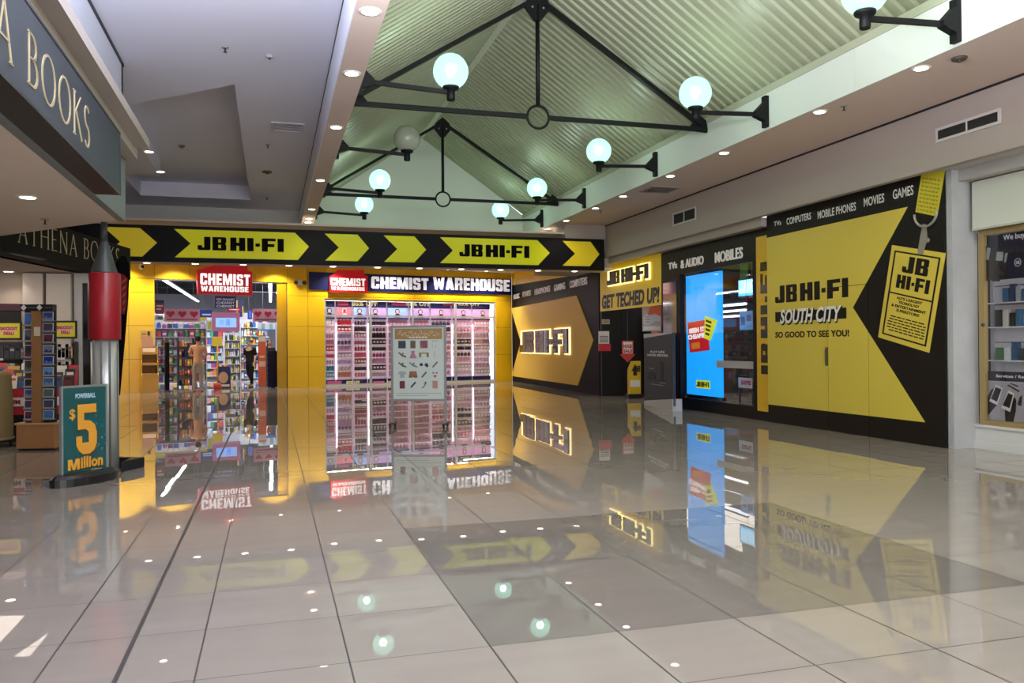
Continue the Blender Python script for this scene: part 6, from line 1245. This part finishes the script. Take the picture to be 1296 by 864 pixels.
def person(label, loc, rot, H, J, skin, hair, shirt, trousers, shoes, female=False, long_hair=False, sleeve='short', glasses=False, apron=None, wide=1.0):
    """figure facing local -Y; J holds wrists, elbows, knees, ankles of both sides in local metres for a 1.7 m body"""
    k = H/1.7; t = thing('person', label, 'person', loc)
    S_ = lambda p: tuple(c*k for c in p)
    fm = wide*(.92 if female else 1)
    base = [(0, 0, .93, .11*fm, .085), (0, 0, 1.05, .115*fm, .09), (0, -.01, 1.22, .13*fm, .095), (0, 0, 1.36, .125*fm, .08), (0, .0, 1.43, .055, .055), (0, -.005, 1.49, .05, .05), (0, -.015, 1.545, .07, .084), (0, -.012, 1.61, .084, .1), (0, -.005, 1.67, .066, .078)]
    ch = [base]; idx = len(base)
    arms = []; 
    for sgn in (1, -1):
        sh = (sgn*.165*fm, 0, 1.385); el = J['el'][0 if sgn > 0 else 1]; wr = J['wr'][0 if sgn > 0 else 1]
        dirn = Vector(wr)-Vector(el); pv, fing = hand(dirn, wr, (-sgn*.3, -1, .2))
        arm = [3, sh+(.055,), tuple((Vector(sh)+Vector(el))/2)+(.047,), tuple(el)+(.04,), tuple((Vector(el)*.6+Vector(wr)*.4))+(.036,), tuple(wr)+(.025, .021), pv]
        ch.append(arm); pi_ = idx+5; idx += 6
        for f_ in fing: ch.append([pi_]+f_); idx += 3
    for sgn in (1, -1):
        i = 0 if sgn > 0 else 1; kn, an = J['kn'][i], J['an'][i]; hp = (sgn*.09, 0, .88); td = J['toe'][i]
        leg = [0, hp+(.075,), tuple((Vector(hp)+Vector(kn))/2)+(.068,), tuple(kn)+(.056,), tuple(Vector(kn)*.6+Vector(an)*.4)+(.054,), tuple(an)+(.036,), tuple(Vector(an)+Vector((0, .03, -.045)))+(.034,), tuple(Vector(an)+Vector(td)*.12+Vector((0, 0, -.055)))+(.036, .025), tuple(Vector(an)+Vector(td)*.19+Vector((0, 0, -.06)))+(.03, .018)]
        ch.append(leg); idx += 8
    def sc(chains, g=0): return [[p if isinstance(p, int) else tuple(c*k for c in p[:3])+tuple(c*k+g for c in p[3:]) for p in c_] for c_ in chains]
    body = put('body', skin_mesh('body', sc(ch), skin, loc, rot), t)
    # shirt: torso and upper arms
    tr = [(0, 0, .80, .165*fm, .135), (0, 0, .93, .16*fm, .13), (0, 0, 1.03, .145*fm, .12), (0, -.01, 1.22, .15*fm, .112), (0, 0, 1.36, .14*fm, .092), (0, .0, 1.425, .068, .068)]
    c2 = [tr]
    for sgn in (1, -1):
        i = 0 if sgn > 0 else 1; sh = (sgn*.165*fm, 0, 1.385); el = Vector(J['el'][i]); v = [4, sh+(.07,), tuple((Vector(sh)+el)/2)+(.065,)]
        v.append(tuple(Vector(sh)*.12+el*.88)+(.062,))
        c2.append(v)
    put('shirt', skin_mesh('shirt', sc(c2), shirt, loc, rot), t)
    c3 = [[(0, 0, .98, .138*fm, .11), (0, 0, .88, .15*fm, .122)]]
    for sgn in (1, -1):
        i = 0 if sgn > 0 else 1; kn, an = J['kn'][i], J['an'][i]; hp = (sgn*.09, 0, .86); c3.append([1, hp+(.112*fm,), tuple((Vector(hp)+Vector(kn))/2)+(.092,), tuple(kn)+(.074,), tuple((Vector(kn)+Vector(an))/2)+(.068,), tuple(Vector(an)+Vector((0, 0, .015)))+(.058,)])
    put('trousers', skin_mesh('trousers', sc(c3), trousers, loc, rot), t)
    for sgn in (1, -1):
        i = 0 if sgn > 0 else 1; an = Vector(J['an'][i]); td = Vector(J['toe'][i])
        put('shoe', skin_mesh('shoe', sc([[tuple(an+Vector((0, .045, -.06)))+(.04, .03), tuple(an+td*.05+Vector((0, 0, -.055)))+(.042, .036), tuple(an+td*.14+Vector((0, 0, -.062)))+(.044, .028), tuple(an+td*.21+Vector((0, 0, -.066)))+(.036, .022)]]), shoes, loc, rot), t)
    hr = [[(0, .05, 1.54, .06, .05), (0, .032, 1.60, .09, .082), (0, .018, 1.665, .097, .104), (0, .004, 1.715, .07, .078)]]
    if long_hair: hr = [[(0, .045, 1.40, .05, .03), (0, .055, 1.48, .065, .04), (0, .045, 1.58, .094, .07), (0, .02, 1.665, .098, .1), (0, .0, 1.715, .07, .076)]]
    elif female: hr = [[(0, .075, 1.58, .04, .04), (0, .036, 1.61, .092, .08), (0, .02, 1.67, .096, .1), (0, .004, 1.71, .07, .075)]]
    put('hair', skin_mesh('hair', sc(hr), hair, loc, rot), t)
    def face_bit(name, mb, m_): me = mb.mesh(name, m_, (0, 0, 0)); me.transform(Matrix.Rotation(rot, 4, 'Z')); put(name, me, t)
    hz = 1.60*k; fy = -.113*k
    face_bit('nose', MB().ball((0, fy-.004, hz-.015), .016, 8, (.8, 1, 1.3)), skin)
    for s in (-1, 1):
        face_bit('eye', MB().ball((s*.03, fy+.008, hz+.012), .011, 8, (1.2, .7, .7)), mat('2a1c16', .3)); face_bit('ear', MB().ball((s*.09*k, 0, hz), .03, 8, (.35, .7, 1.1)), skin)
    face_bit('mouth', MB().ball((0, fy+.006, hz-.052), .024, 8, (1, .4, .32)), mat('9c4a44', .4))
    if glasses:
        g = MB()
        for s in (-1, 1): g.tube([(s*.033+.026*math.cos(R_(a)), fy-.008, hz+.012+.02*math.sin(R_(a))) for a in range(0, 361, 30)], .0035, 5, False)
        g.tube([(-.008, fy-.012, hz+.014), (.008, fy-.012, hz+.014)], .003, 5); face_bit('glasses', g, mat('c0303a', .3))
    return t, k
pm = floor_at(250, 497.2)
man = dict(el=((.25, -.02, 1.12), (-.25, -.02, 1.12)), wr=((.14, -.27, 1.10), (-.16, -.26, 1.08)), kn=((.10, -.01, .49), (-.09, -.01, .49)), an=((.11, .02, .09), (-.10, .02, .09)), toe=((.12, -1, 0), (-.1, -1, 0)))
person('man seen from behind in a salmon T-shirt and grey trousers at the chemist entrance', (-2.25, 28.0, 0), R_(176), 1.77, man, SKIN, mat('120e0e', .5), mat('d6a080', .7), mat('a89c94', .8), mat('a35a48', .5))
pw = floor_at(316, 490.0)
wom = dict(el=((.22, .0, 1.10), (-.23, .06, 1.12)), wr=((.26, -.16, .90), (-.27, .0, .86)), kn=((.08, -.03, .50), (-.10, .10, .50)), an=((.06, .02, .085), (-.14, .38, .20)), toe=((0, -1, 0), (-.1, -.8, -.5)))
person('woman in black with glasses striding inside the chemist beside the orange banner', (-.72, 30.35, 0), R_(-28), 1.66, wom, SKIN2, mat('2a1c18', .5), mat('0f0e12', .8), mat('0d0d10', .8), mat('0b0b0d', .5), female=True, glasses=True, wide=1.22)
tp = inside(1.3).P(inside(1.3).px(341, 440)[0], 0)
std = dict(el=((.22, .02, 1.12), (-.22, .02, 1.12)), wr=((.20, -.16, .98), (-.2, -.16, .98)), kn=((.09, 0, .49), (-.09, 0, .49)), an=((.09, .02, .09), (-.09, .02, .09)), toe=((.1, -1, 0), (-.1, -1, 0)))
person('long-haired person in a dark top mostly hidden behind the navy basket stack', (tp.x, tp.y, 0), R_(20), 1.66, std, SKIN2, mat('4a3a30', .5), mat('3a3a34', .8), mat('26262c', .8), mat('0b0b0d', .5), female=True, long_hair=True)
